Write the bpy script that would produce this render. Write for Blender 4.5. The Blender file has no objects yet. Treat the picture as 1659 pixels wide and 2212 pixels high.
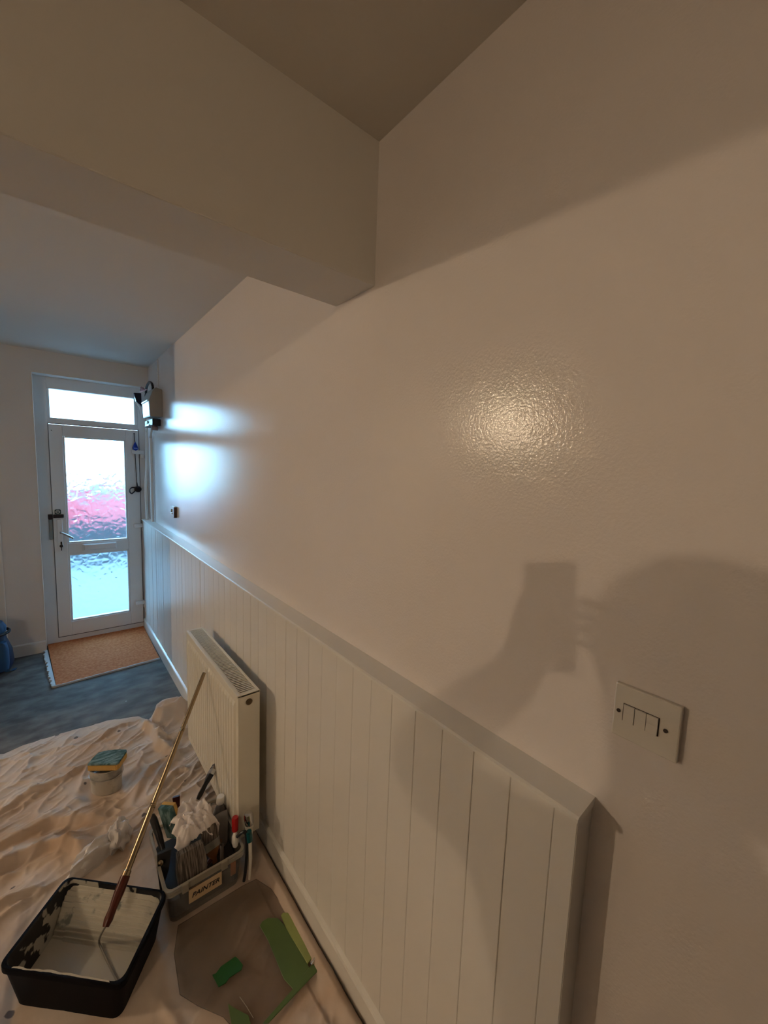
import bpy, bmesh, math, random
import numpy as np
from mathutils import Vector, Matrix, noise

random.seed(7)
SC = bpy.context.scene
COL = SC.collection
R = math.radians

# ------------------------------------------------------------------ camera
cam_d = bpy.data.cameras.new('camera')
cam_d.sensor_fit = 'VERTICAL'; cam_d.sensor_height = 36.0; cam_d.sensor_width = 36.0
cam_d.lens = 863.785 / 2212 * 36.0
cam_d.clip_start = 0.01; cam_d.clip_end = 200
cam = bpy.data.objects.new('camera', cam_d); COL.objects.link(cam)
CR = Vector((0.76956387, -0.63753796, 0.03628785)).normalized()
CU = Vector((0.03962676, 0.10439571, 0.99374607)).normalized()
CF = Vector((0.63733913, 0.7633131, -0.10560273)).normalized()
M = Matrix(((CR.x, CU.x, -CF.x, 0), (CR.y, CU.y, -CF.y, 0), (CR.z, CU.z, -CF.z, 1.6), (0, 0, 0, 1)))
cam.matrix_world = M
SC.camera = cam

# ------------------------------------------------------------------ world / exposure
SC.view_settings.view_transform = 'Standard'
SC.view_settings.look = 'None'
SC.view_settings.gamma = 1.0
SC.view_settings.use_curve_mapping = False
SC.view_settings.exposure = 0.0
SKY_STRENGTH = 13.0
LAMP_A = 84.0      # warm bulb ahead in the side room (watts)
LAMP_B = 60.0      # warm bulb behind the photographer
WARM = (1.0, 0.77, 0.52)
wd = bpy.data.worlds.new('world'); SC.world = wd; wd.use_nodes = True
wn = wd.node_tree.nodes; wl = wd.node_tree.links
bgn = wn['Background']
gtc = wn.new('ShaderNodeTexCoord'); gsep = wn.new('ShaderNodeSeparateXYZ'); grr = wn.new('ShaderNodeValToRGB')
wl.new(gtc.outputs['Generated'], gsep.inputs[0]); wl.new(gsep.outputs['Z'], grr.inputs[0])
grr.color_ramp.elements[0].position = 0.0; grr.color_ramp.elements[0].color = (0.44, 0.74, 1.0, 1)
grr.color_ramp.elements[1].position = 0.6; grr.color_ramp.elements[1].color = (0.36, 0.66, 1.0, 1)
wl.new(grr.outputs[0], bgn.inputs['Color'])
bgn.inputs['Strength'].default_value = SKY_STRENGTH
cy = SC.cycles
cy.use_denoising = True
cy.max_bounces = 9; cy.diffuse_bounces = 6; cy.glossy_bounces = 4; cy.transmission_bounces = 6; cy.transparent_max_bounces = 8
cy.sample_clamp_indirect = 40.0
cy.caustics_reflective = False; cy.caustics_refractive = True
cy.use_adaptive_sampling = True; cy.adaptive_threshold = 0.02

# ------------------------------------------------------------------ materials
def mat(name, col, rough=0.5, metal=0.0, spec=0.5, bump=0.0, bscale=100.0, var=0.0, vscale=5.0, trans=0.0, alpha=1.0,
        coat=0.0, emis=None, estr=0.0, ior=1.45, detail=3.0):
    m = bpy.data.materials.new(name); m.use_nodes = True
    nt = m.node_tree; b = nt.nodes['Principled BSDF']
    b.inputs['Base Color'].default_value = (*col, 1)
    b.inputs['Roughness'].default_value = rough
    b.inputs['Metallic'].default_value = metal
    b.inputs['Specular IOR Level'].default_value = spec
    b.inputs['Transmission Weight'].default_value = trans
    b.inputs['Alpha'].default_value = alpha
    b.inputs['Coat Weight'].default_value = coat
    b.inputs['IOR'].default_value = ior
    if emis:
        b.inputs['Emission Color'].default_value = (*emis, 1); b.inputs['Emission Strength'].default_value = estr
    if bump or var:
        tc = nt.nodes.new('ShaderNodeTexCoord')
    if bump:
        n = nt.nodes.new('ShaderNodeTexNoise'); n.inputs['Scale'].default_value = bscale; n.inputs['Detail'].default_value = detail
        bp = nt.nodes.new('ShaderNodeBump'); bp.inputs['Strength'].default_value = bump; bp.inputs['Distance'].default_value = 0.002
        nt.links.new(tc.outputs['Object'], n.inputs['Vector']); nt.links.new(n.outputs['Fac'], bp.inputs['Height'])
        nt.links.new(bp.outputs['Normal'], b.inputs['Normal'])
    if var:
        n2 = nt.nodes.new('ShaderNodeTexNoise'); n2.inputs['Scale'].default_value = vscale; n2.inputs['Detail'].default_value = 6
        mx = nt.nodes.new('ShaderNodeMix'); mx.data_type = 'RGBA'
        mx.inputs[6].default_value = (*[max(0, c * (1 - var)) for c in col], 1)
        mx.inputs[7].default_value = (*[min(1, c * (1 + var)) for c in col], 1)
        nt.links.new(tc.outputs['Object'], n2.inputs['Vector']); nt.links.new(n2.outputs['Fac'], mx.inputs[0])
        nt.links.new(mx.outputs[2], b.inputs['Base Color'])
    return m

def two_tone(name, c1, c2, scale, lo, hi, rough=0.6, bump=0.0, bscale=80, detail=5, rough2=None, stretch=(1, 1, 1)):
    """two colours split by a noise mask with hard-ish edges (stains, wear, paint splashes)"""
    m = mat(name, c1, rough, bump=bump, bscale=bscale)
    nt = m.node_tree; b = nt.nodes['Principled BSDF']
    tc = nt.nodes.new('ShaderNodeTexCoord'); mp = nt.nodes.new('ShaderNodeMapping'); mp.inputs['Scale'].default_value = stretch
    n = nt.nodes.new('ShaderNodeTexNoise'); n.inputs['Scale'].default_value = scale; n.inputs['Detail'].default_value = detail
    rr = nt.nodes.new('ShaderNodeMapRange'); rr.inputs[1].default_value = lo; rr.inputs[2].default_value = hi
    mx = nt.nodes.new('ShaderNodeMix'); mx.data_type = 'RGBA'
    mx.inputs[6].default_value = (*c1, 1); mx.inputs[7].default_value = (*c2, 1)
    nt.links.new(tc.outputs['Object'], mp.inputs[0]); nt.links.new(mp.outputs[0], n.inputs['Vector'])
    nt.links.new(n.outputs['Fac'], rr.inputs[0]); nt.links.new(rr.outputs[0], mx.inputs[0]); nt.links.new(mx.outputs[2], b.inputs['Base Color'])
    return m

def wall_paint():
    """rolled emulsion with a faint sheen: orange-peel relief, a few touched-up patches"""
    m = bpy.data.materials.new('rolled_wall_paint'); m.use_nodes = True
    nt = m.node_tree; b = nt.nodes['Principled BSDF']
    tc = nt.nodes.new('ShaderNodeTexCoord')
    n2 = nt.nodes.new('ShaderNodeTexNoise'); n2.inputs['Scale'].default_value = 2.2; n2.inputs['Detail'].default_value = 4
    mx = nt.nodes.new('ShaderNodeMix'); mx.data_type = 'RGBA'
    mx.inputs[6].default_value = (0.745, 0.685, 0.655, 1); mx.inputs[7].default_value = (0.80, 0.745, 0.72, 1)
    nt.links.new(tc.outputs['Object'], n2.inputs['Vector']); nt.links.new(n2.outputs['Fac'], mx.inputs[0]); nt.links.new(mx.outputs[2], b.inputs['Base Color'])
    n = nt.nodes.new('ShaderNodeTexNoise'); n.inputs['Scale'].default_value = 170; n.inputs['Detail'].default_value = 2.0
    bp = nt.nodes.new('ShaderNodeBump'); bp.inputs['Strength'].default_value = 0.34; bp.inputs['Distance'].default_value = 0.0016
    nt.links.new(tc.outputs['Object'], n.inputs['Vector']); nt.links.new(n.outputs['Fac'], bp.inputs['Height']); nt.links.new(bp.outputs['Normal'], b.inputs['Normal'])
    b.inputs['Roughness'].default_value = 0.15
    b.inputs['Specular IOR Level'].default_value = 0.36
    return m

M_wall = wall_paint()
M_wall2 = mat('matt_wall_paint', (0.72, 0.69, 0.665), 0.6, bump=0.15, bscale=160, var=0.03, vscale=3)
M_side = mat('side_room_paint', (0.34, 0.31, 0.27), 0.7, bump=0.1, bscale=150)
M_ceil = mat('matt_ceiling_paint', (0.71, 0.675, 0.62), 0.8, bump=0.12, bscale=150, var=0.03, vscale=2)
M_gloss = mat('white_gloss_wood', (0.76, 0.74, 0.70), 0.28, bump=0.05, bscale=40, var=0.03, vscale=9)
M_board = mat('satin_white_board', (0.74, 0.71, 0.67), 0.36, bump=0.06, bscale=60, var=0.03, vscale=6)
M_upvc = mat('white_plastic_frame', (0.74, 0.75, 0.76), 0.32)
M_upvc_dk = mat('grey_rubber_seal', (0.10, 0.11, 0.12), 0.6)
M_plastic = mat('white_plastic', (0.72, 0.68, 0.62), 0.35)
M_plastic_dk = mat('brown_screw_hole', (0.05, 0.035, 0.03), 0.6)
M_black = mat('black_plastic', (0.012, 0.012, 0.014), 0.35)
M_blackmat = mat('matt_black', (0.02, 0.02, 0.022), 0.7)
M_navy = mat('navy_plastic', (0.004, 0.006, 0.02), 0.3)
M_blue = mat('blue_plastic', (0.005, 0.03, 0.30), 0.35)
M_steel = mat('brushed_steel', (0.55, 0.55, 0.55), 0.28, metal=1.0)
M_chrome = mat('chrome', (0.75, 0.75, 0.75), 0.08, metal=1.0)
M_brass = mat('polished_pole_metal', (0.40, 0.31, 0.20), 0.24, metal=1.0, var=0.15, vscale=30)
M_maroon = mat('dark_red_rubber', (0.075, 0.012, 0.006), 0.3, bump=0.4, bscale=60)
M_rad = mat('cream_radiator_enamel', (0.74, 0.70, 0.60), 0.32)
M_rad_in = mat('radiator_inside', (0.30, 0.29, 0.27), 0.6)
M_mat = two_tone('coir', (0.50, 0.13, 0.035), (0.66, 0.24, 0.085), 60, 0.35, 0.7, 0.95, bump=1.0, bscale=260)
M_brown = mat('brown_door_veneer', (0.22, 0.11, 0.06), 0.4, var=0.25, vscale=6)
M_sponge = mat('yellow_foam', (0.58, 0.35, 0.10), 0.9, bump=0.6, bscale=300)
M_scour = two_tone('green_scouring_pad', (0.045, 0.11, 0.11), (0.18, 0.28, 0.29), 28, 0.42, 0.62, 0.9, bump=1.0, bscale=120, stretch=(1, 3, 1))
M_tub = two_tone('paint_smeared_tub', (0.50, 0.47, 0.42), (0.30, 0.29, 0.26), 14, 0.5, 0.62, 0.5)
M_clear = mat('clear_plastic', (0.80, 0.78, 0.74), 0.18, trans=0.85, ior=1.2)
M_clear2 = mat('milky_plastic', (0.46, 0.42, 0.34), 0.3, trans=0.45, ior=1.25)
M_rag = mat('white_rag', (0.80, 0.74, 0.72), 0.85, bump=0.3, bscale=150)
M_red = mat('red_plastic', (0.38, 0.008, 0.008), 0.3)
M_white = mat('white_plastic_bright', (0.78, 0.76, 0.72), 0.4)
M_teal = mat('teal_rubber', (0.0, 0.075, 0.085), 0.4)
M_bristle = two_tone('grey_bristles', (0.045, 0.038, 0.033), (0.22, 0.18, 0.15), 26, 0.42, 0.62, 0.8, stretch=(10, .6, .6))
M_wood = mat('worn_brush_wood', (0.22, 0.09, 0.025), 0.45, var=0.3, vscale=25)
M_tubegrey = mat('translucent_grey_bottle', (0.24, 0.23, 0.23), 0.3, spec=0.5)
M_paint = mat('wet_off_white_paint', (0.50, 0.47, 0.405), 0.22, bump=0.08, bscale=18, var=0.03, vscale=8)
M_green = mat('green_film', (0.09, 0.15, 0.045), 0.32, var=0.25, vscale=14)
M_green2 = mat('pale_green_film', (0.30, 0.36, 0.12), 0.2, var=0.2, vscale=25)
M_dgreen = mat('dark_green_tape', (0.008, 0.085, 0.012), 0.45)
M_orange = mat('orange_plastic', (0.50, 0.14, 0.02), 0.5)
M_paper = mat('cream_paper_label', (0.58, 0.43, 0.26), 0.7)
M_edge = mat('chalky_white_edging', (0.62, 0.66, 0.68), 0.8, bump=0.6, bscale=120)
M_bag = mat('navy_nylon', (0.010, 0.026, 0.075), 0.7, bump=0.3, bscale=200)
M_bag2 = mat('blue_nylon', (0.025, 0.085, 0.20), 0.7, bump=0.3, bscale=200)
M_meter = mat('grey_beige_steel_box', (0.34, 0.325, 0.30), 0.45)
M_shiny = mat('polished_box_front', (0.80, 0.80, 0.80), 0.30, metal=0.6)
M_pink = mat('pink_wire', (0.50, 0.22, 0.22), 0.5)
M_glow = mat('bulb_glow', (1, 1, 1), 0.5, emis=WARM, estr=1.0)

def glass_mat(name, bumpstr, scale, rough):
    m = bpy.data.materials.new(name); m.use_nodes = True
    nt = m.node_tree; b = nt.nodes['Principled BSDF']
    b.inputs['Base Color'].default_value = (0.74, 0.93, 1.0, 1)
    b.inputs['Transmission Weight'].default_value = 1.0
    b.inputs['Roughness'].default_value = rough; b.inputs['IOR'].default_value = 1.35
    tc = nt.nodes.new('ShaderNodeTexCoord')
    mp = nt.nodes.new('ShaderNodeMapping'); mp.inputs['Scale'].default_value = (1.3, 1, 1.1)
    n = nt.nodes.new('ShaderNodeTexVoronoi'); n.inputs['Scale'].default_value = scale; n.feature = 'SMOOTH_F1'
    n.inputs['Smoothness'].default_value = 0.55
    nz = nt.nodes.new('ShaderNodeTexNoise'); nz.inputs['Scale'].default_value = scale * 0.8; nz.inputs['Detail'].default_value = 1
    nt.links.new(tc.outputs['Object'], mp.inputs[0])
    nt.links.new(mp.outputs[0], nz.inputs['Vector'])
    va = nt.nodes.new('ShaderNodeVectorMath'); va.operation = 'MULTIPLY_ADD'
    va.inputs[1].default_value = (0.09, 0.09, 0.09)
    nt.links.new(nz.outputs['Color'], va.inputs[0]); nt.links.new(mp.outputs[0], va.inputs[2])
    nt.links.new(va.outputs[0], n.inputs['Vector'])
    bp = nt.nodes.new('ShaderNodeBump'); bp.inputs['Strength'].default_value = bumpstr; bp.inputs['Distance'].default_value = 0.02
    nt.links.new(n.outputs['Distance'], bp.inputs['Height']); nt.links.new(bp.outputs['Normal'], b.inputs['Normal'])
    return m
M_glass = glass_mat('obscured_glass', 0.9, 15, 0.20)
M_glass_top = glass_mat('frosted_glass', 0.15, 17, 0.45)

def floor_mat():
    m = two_tone('worn_grey_floor', (0.068, 0.064, 0.058), (0.155, 0.148, 0.138), 7, 0.38, 0.66, 0.75, bump=0.5, bscale=45, stretch=(1, 1.6, 1))
    nt = m.node_tree; b = nt.nodes['Principled BSDF']
    src = b.inputs['Base Color'].links[0].from_socket
    tc = nt.nodes.new('ShaderNodeTexCoord')
    v = nt.nodes.new('ShaderNodeTexVoronoi'); v.inputs['Scale'].default_value = 6.5
    n = nt.nodes.new('ShaderNodeMapRange'); n.inputs[1].default_value = 0.035; n.inputs[2].default_value = 0.05
    n.inputs[3].default_value = 1; n.inputs[4].default_value = 0
    mx = nt.nodes.new('ShaderNodeMix'); mx.data_type = 'RGBA'; mx.inputs[7].default_value = (0.42, 0.44, 0.44, 1)
    nt.links.new(tc.outputs['Object'], v.inputs['Vector']); nt.links.new(v.outputs['Distance'], n.inputs[0])
    nt.links.new(n.outputs[0], mx.inputs[0]); nt.links.new(src, mx.inputs[6]); nt.links.new(mx.outputs[2], b.inputs['Base Color'])
    return m
M_floor = floor_mat()

def cloth_mat():
    m = two_tone('cotton_dust_sheet', (0.62, 0.525, 0.45), (0.50, 0.36, 0.255), 3.2, 0.42, 0.68, 0.9, bump=0.55, bscale=34, detail=6)
    nt = m.node_tree; b = nt.nodes['Principled BSDF']
    src = b.inputs['Base Color'].links[0].from_socket
    tc = nt.nodes.new('ShaderNodeTexCoord')
    v = nt.nodes.new('ShaderNodeTexVoronoi'); v.inputs['Scale'].default_value = 8.0; v.inputs['Randomness'].default_value = 1.0
    nz = nt.nodes.new('ShaderNodeTexNoise'); nz.inputs['Scale'].default_value = 60
    ad = nt.nodes.new('ShaderNodeMath'); ad.operation = 'MULTIPLY_ADD'; ad.inputs[1].default_value = 0.07
    n = nt.nodes.new('ShaderNodeMapRange'); n.inputs[1].default_value = 0.105; n.inputs[2].default_value = 0.13
    n.inputs[3].default_value = 0.85; n.inputs[4].default_value = 0
    mx = nt.nodes.new('ShaderNodeMix'); mx.data_type = 'RGBA'; mx.inputs[7].default_value = (0.07, 0.065, 0.08, 1)
    nt.links.new(tc.outputs['Object'], v.inputs['Vector']); nt.links.new(tc.outputs['Object'], nz.inputs['Vector'])
    nt.links.new(nz.outputs['Fac'], ad.inputs[0]); nt.links.new(v.outputs['Distance'], ad.inputs[2])
    nt.links.new(ad.outputs[0], n.inputs[0]); nt.links.new(n.outputs[0], mx.inputs[0]); nt.links.new(src, mx.inputs[6])
    nt.links.new(mx.outputs[2], b.inputs['Base Color'])
    return m
M_cloth = cloth_mat()
M_tray = two_tone('black_tray_with_paint', (0.012, 0.012, 0.015), (0.42, 0.40, 0.345), 17, 0.52, 0.55, 0.28, detail=3)
M_traydark = mat('black_tray_plastic', (0.004, 0.004, 0.006), 0.5, spec=.07)

# ------------------------------------------------------------------ mesh helpers
def bm_new(): return bmesh.new()
def box(bm, x0, x1, y0, y1, z0, z1, bev=0.0, seg=1, mtx=None):
    vs = [bm.verts.new(p) for p in ((x0,y0,z0),(x1,y0,z0),(x1,y1,z0),(x0,y1,z0),(x0,y0,z1),(x1,y0,z1),(x1,y1,z1),(x0,y1,z1))]
    fs = [bm.faces.new([vs[i] for i in q]) for q in ((0,3,2,1),(4,5,6,7),(0,1,5,4),(1,2,6,5),(2,3,7,6),(3,0,4,7))]
    out = vs
    if bev > 0:
        es = list({e for f in fs for e in f.edges})
        r = bmesh.ops.bevel(bm, geom=es, offset=bev, segments=seg, profile=0.5, affect='EDGES')
        out = list({v for f in r['faces'] for v in f.verts} | {v for v in vs if v.is_valid})
    if mtx is not None:
        out = list({v for v in out if v.is_valid})
        bmesh.ops.transform(bm, matrix=mtx, verts=out)
    return out
def ring_pts(c, d, r, n, up=None, ry=None, rot=0):
    d = Vector(d).normalized(); up = Vector(up) if up else (Vector((0, 0, 1)) if abs(d.z) < 0.9 else Vector((1, 0, 0)))
    a = d.cross(up).normalized(); b = a.cross(d).normalized(); ry = ry if ry is not None else r
    return [Vector(c) + a * (r * math.cos(2*math.pi*i/n + rot)) + b * (ry * math.sin(2*math.pi*i/n + rot)) for i in range(n)]
def tube(bm, pts, rad, n=10, caps=True, up=None):
    pts = [Vector(p) for p in pts]; rads = rad if isinstance(rad, (list, tuple)) else [rad] * len(pts)
    rings = []
    for i, p in enumerate(pts):
        d = (pts[min(i+1, len(pts)-1)] - pts[max(i-1, 0)])
        rings.append([bm.verts.new(q) for q in ring_pts(p, d, rads[i], n, up)])
    for a, b in zip(rings, rings[1:]):
        for i in range(n): bm.faces.new((a[i], a[(i+1) % n], b[(i+1) % n], b[i]))
    if caps: bm.faces.new(rings[0][::-1]); bm.faces.new(rings[-1])
    return rings
def lathe(bm, prof, c, axis=(0, 0, 1), n=24, caps=True):
    """prof = [(radius, distance along axis)]"""
    ax = Vector(axis).normalized(); c = Vector(c)
    rings = [[bm.verts.new(q) for q in ring_pts(c + ax*h, ax, max(r, 1e-4), n)] for r, h in prof]
    for a, b in zip(rings, rings[1:]):
        for i in range(n): bm.faces.new((a[i], a[(i+1) % n], b[(i+1) % n], b[i]))
    if caps: bm.faces.new(rings[0][::-1]); bm.faces.new(rings[-1])
def loft(bm, loops, caps=True):
    rr = [[bm.verts.new(p) for p in l] for l in loops]; n = len(rr[0])
    for a, b in zip(rr, rr[1:]):
        for i in range(n): bm.faces.new((a[i], a[(i+1) % n], b[(i+1) % n], b[i]))
    if caps: bm.faces.new(rr[0][::-1]); bm.faces.new(rr[-1])
    return rr
def prism(bm, pts, z0, z1):
    loft(bm, [[(x, y, z0) for x, y in pts], [(x, y, z1) for x, y in pts]])
def smooth_path(pts, k=6):
    pts = [Vector(p) for p in pts]; out = []
    for i in range(len(pts)-1):
        p0 = pts[max(i-1, 0)]; p1 = pts[i]; p2 = pts[i+1]; p3 = pts[min(i+2, len(pts)-1)]
        for j in range(k):
            t = j/k
            out.append(0.5*((2*p1)+(-p0+p2)*t+(2*p0-5*p1+4*p2-p3)*t*t+(-p0+3*p1-3*p2+p3)*t**3))
    out.append(pts[-1]); return out

def obj(name, bm, m, parent=None, smooth=False, kind=None, label=None, sharp=35):
    bmesh.ops.recalc_face_normals(bm, faces=bm.faces[:])
    me = bpy.data.meshes.new(name); bm.to_mesh(me); bm.free()
    me.materials.append(m)
    if smooth:
        me.polygons.foreach_set('use_smooth', [True]*len(me.polygons))
        me.set_sharp_from_angle(angle=R(sharp))
    o = bpy.data.objects.new(name, me); COL.objects.link(o)
    if parent:
        o.parent = parent
        o.matrix_parent_inverse = Matrix.Translation(parent.location).inverted() if parent.location.length else Matrix()
    if kind: o['kind'] = kind
    if label: o['label'] = label
    return o
def tag(o, label, cat, group=None):
    o['label'] = label; o['category'] = cat
    if group: o['group'] = group
    return o
def thing(name, loc, label, cat, group=None):
    o = bpy.data.objects.new(name, None); COL.objects.link(o); o.location = loc; o.empty_display_size = 0.05
    return tag(o, label, cat, group)
def struct(name, bm, m, label=None, parent=None, smooth=False):
    return obj(name, bm, m, parent, smooth, 'structure' if not parent else None, label)
def sgroup(name, label=None):
    o = bpy.data.objects.new(name, None); COL.objects.link(o); o['kind'] = 'structure'
    if label: o['label'] = label
    return o
def one(fn, *a, **k):
    bm = bm_new(); fn(bm, *a, **k); return bm

# ------------------------------------------------------------------ the room shell
XW = 0.70; XP = 0.645; XS = 0.632; ZD = 1.051; YE = 0.2455
YD = 4.2; YF = 4.32; ZN = 2.457; ZF = 2.424
XL = -1.0; XR = -3.9; YB = -3.2
bm = bm_new(); box(bm, XR-.1, 0.8, YB-.1, 4.5, -0.1, 0.0); struct('floor', bm, M_floor, 'worn grey hall floor with specks of old adhesive')
bm = bm_new(); box(bm, XW, 0.8, YB-.1, 4.5, 0, 2.6); struct('wall_right', bm, M_wall, 'long white painted wall with a faint sheen')
bm = bm_new()
box(bm, XR, -0.085, YD, 4.5, 0, 2.6)                       # left of the front door (from the brown door on)
box(bm, -0.085, XW, YD, 4.5, 2.254, 2.6)
struct('wall_front', bm, M_wall2, 'grey white wall around the front door')
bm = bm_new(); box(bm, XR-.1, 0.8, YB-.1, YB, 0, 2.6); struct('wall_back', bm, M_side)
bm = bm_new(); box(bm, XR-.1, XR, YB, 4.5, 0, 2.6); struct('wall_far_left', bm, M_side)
bm = bm_new()                                              # partition with a wide opening to the side room
box(bm, XL-.12, XL, YB, -1.15, 0, 2.6)
box(bm, XL-.12, XL, 3.05, YD, 0, 2.6)
struct('wall_left', bm, M_wall2)
bm = bm_new(); box(bm, XR-.1, 0.8, YB-.1, 1.0, ZN, 2.6); struct('ceiling', bm, M_ceil, 'plain ceiling in front of the beam')
bm = bm_new(); box(bm, XR-.1, 0.8, 1.0, 4.5, ZF, 2.6); struct('ceiling_hall', bm, M_ceil, 'ceiling of the hall beyond the beam')
bm = bm_new(); box(bm, XL, XW+.005, 0.913, 1.108, 2.096, 2.55, 0.003, 2); struct('beam', bm, M_ceil, 'boxed beam crossing the hall at ceiling height')

# dado panelling on the right wall: boards, cap, skirting
tr = sgroup('trim_1', 'white tongue and groove dado panelling with flat top')
bm = bm_new(); box(bm, XP+.016, XW, YE+.004, YF, 0.0, ZD-.02); obj('backing', bm, M_board, tr)
pitch = 0.0855
def board_mesh(w, g=.0028):
    bm = bm_new(); t = 0.016
    prof = [(t, 0.0), (g, 0.0001), (0.0, g), (0.0, w-g), (g, w-.0001), (t, w)]
    loft(bm, [[(x, y, 0.07) for x, y in prof], [(x, y, ZD-.012) for x, y in prof]])
    bmesh.ops.recalc_face_normals(bm, faces=bm.faces[:])
    me = bpy.data.meshes.new('board'); bm.to_mesh(me); bm.free(); me.materials.append(M_board); return me
bme = board_mesh(pitch-.0003); bme0 = board_mesh(0.0404, .0015); bmen = board_mesh(pitch-.0001, .0014)
y = YE; i = 0
while y < YF-.02:
    w = 0.0405 if i == 0 else pitch
    o = bpy.data.objects.new('board', bme0 if i == 0 else bmen if y < 1.3 else bme); COL.objects.link(o); o.parent = tr
    o.location = (XP + random.uniform(-.0002, .0003), y, 0); o.rotation_euler = (0, 0, R(random.uniform(-1, 1)*(.45 if y < 1.1 else 1.1)))
    if i == 0: o.rotation_euler = (0, 0, 0)
    y += w; i += 1
bm = bm_new()
prof = [(XW, ZD+.002), (XP-.004, ZD-.003), (XP-.0085, ZD-.006), (XP-.0085, ZD-.012), (XP-.004, ZD-.015), (XW, ZD-.015)]
loft(bm, [[(x, YE-.003, z) for x, z in prof], [(x, YF, z+.008) for x, z in prof]])
obj('cap', bm, M_gloss, tr)
bm = bm_new(); box(bm, XP+.001, XW, YE, YE+.006, 0, ZD-.014); obj('end_strip', bm, M_board, tr)
bm = bm_new()
prof = [(XP, 0), (XS, 0), (XS, .082), (XS+.003, .089), (XP, .095)]
loft(bm, [[(x, YE+.001, z) for x, z in prof], [(x, YF-.01, z) for x, z in prof]])
struct('baseboard_right', bm, M_gloss, 'white skirting board under the dado panelling')
bm = bm_new()
prof = [(YD, 0), (YD-.016, 0), (YD-.016, .088), (YD-.012, .095), (YD, .097)]
loft(bm, [[(-0.31, yy, z) for yy, z in prof], [(-0.088, yy, z) for yy, z in prof]])
struct('baseboard_front', bm, M_gloss, 'short white skirting left of the front door')
# brown door at the left edge
d2 = sgroup('door_2', 'brown inner door at the left edge')
bm = bm_new(); box(bm, XL+.02, -0.365, YD-.012, YD, 0.01, 1.98, .002); obj('door_leaf', bm, M_brown, d2)
bm = bm_new(); box(bm, -0.365, -0.312, YD-.02, YD, 0.0, 2.04, .004); box(bm, XL, -0.312, YD-.02, YD, 1.985, 2.04, .004); obj('door_frame', bm, M_gloss, d2)

# ------------------------------------------------------------------ front door
d1 = sgroup('door_1', 'white plastic front door with obscured glass panes')
def frame_ring(bm, x0, x1, z0, z1, w, y0, y1, bev=.003, wr=None, wt=None, wb=None):
    wr = wr if wr is not None else w; wt = wt if wt is not None else w; wb = wb if wb is not None else w
    box(bm, x0, x0+w, y0, y1, z0, z1, bev); box(bm, x1-wr, x1, y0, y1, z0, z1, bev)
    if wt: box(bm, x0+w, x1-wr, y0, y1, z1-wt, z1, bev)
    if wb: box(bm, x0+w, x1-wr, y0, y1, z0, z0+wb, bev)
# reveal lining
bm = bm_new(); box(bm, -0.088, -0.084, YD-.004, YF, 0, 2.258, .001); box(bm, -0.084, XW, YD-.004, YF, 2.249, 2.2545)
obj('reveal_lining', bm, M_gloss, d1)
bm = bm_new()
box(bm, -0.09, -0.003, YF, YF+.07, 0, 2.256, .002)         # left frame post
box(bm, 0.634, 0.70, YF, YF+.07, 0, 2.256, .002)
box(bm, -0.003, 0.634, YF, YF+.07, 2.158, 2.256, .002)
box(bm, -0.003, 0.634, YF, YF+.07, 1.878, 1.925, .002)     # transom
box(bm, -0.003, 0.014, YF+.01, YF+.07, 1.925, 2.158, .002); box(bm, 0.606, 0.634, YF+.01, YF+.07, 1.925, 2.158, .002)
box(bm, -0.003, 0.634, YF, YF+.07, 0.0, 0.055, .002)       # threshold
obj('frame', bm, M_upvc, d1)
bm = bm_new(); box(bm, 0.012, 0.610, YF+.03, YF+.036, 1.92, 2.162); obj('pane', bm, M_glass_top, d1, label='narrow frosted pane above the door leaf')
# leaf
lf = bpy.data.objects.new('door_leaf', None); COL.objects.link(lf); lf.parent = d1
bm = bm_new()
X0, X1, Z0, Z1 = -0.001, 0.632, 0.06, 1.872
box(bm, X0, 0.088, YF-.012, YF+.05, Z0, Z1, .003); box(bm, 0.53, X1, YF-.012, YF+.05, Z0, Z1, .003)
box(bm, 0.088, 0.53, YF-.012, YF+.05, 1.780, Z1, .002)
box(bm, 0.088, 0.53, YF-.012, YF+.05, 0.776, 0.872, .002)
box(bm, 0.088, 0.53, YF-.012, YF+.05, Z0, 0.182, .002)
obj('leaf_frame', bm, M_upvc, lf)
bm = bm_new()
for za, zb in ((.872, 1.780), (.182, .776)):
    frame_ring(bm, 0.0885, 0.5295, za, zb, .012, YF-.006, YF+.03, .003)
obj('glazing_bead', bm, M_upvc, lf)
bm = bm_new(); box(bm, 0.092, 0.526, YF+.014, YF+.020, 0.876, 1.776); obj('pane', bm, M_glass, lf)
bm = bm_new(); box(bm, 0.092, 0.526, YF+.014, YF+.020, 0.186, 0.772); obj('pane', bm, M_glass, lf)
bm = bm_new(); frame_ring(bm, -0.006, 0.638, 0.052, 1.880, .006, YF-.003, YF+.004, 0); obj('seal', bm, M_upvc_dk, lf)
# letter plate
bm = bm_new(); box(bm, 0.185, 0.435, YF-.022, YF-.012, 0.800, 0.858, .003, 2); box(bm, 0.198, 0.43, YF-.036, YF-.021, 0.808, 0.853, .003, 2)
obj('letter_plate', bm, M_upvc, lf)
# hinges
for hz, xx in ((1.663, .625), (.985, .62), (.245, .615)):
    bm = bm_new(); box(bm, xx-.045, xx+.045, YF-.040, YF-.010, hz-.004, hz+.030, .004, 2); box(bm, xx+.018, xx+.044, YF-.042, YF-.008, hz-.040, hz-.006, .005, 2)
    obj('hinge', bm, M_upvc, lf)
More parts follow.
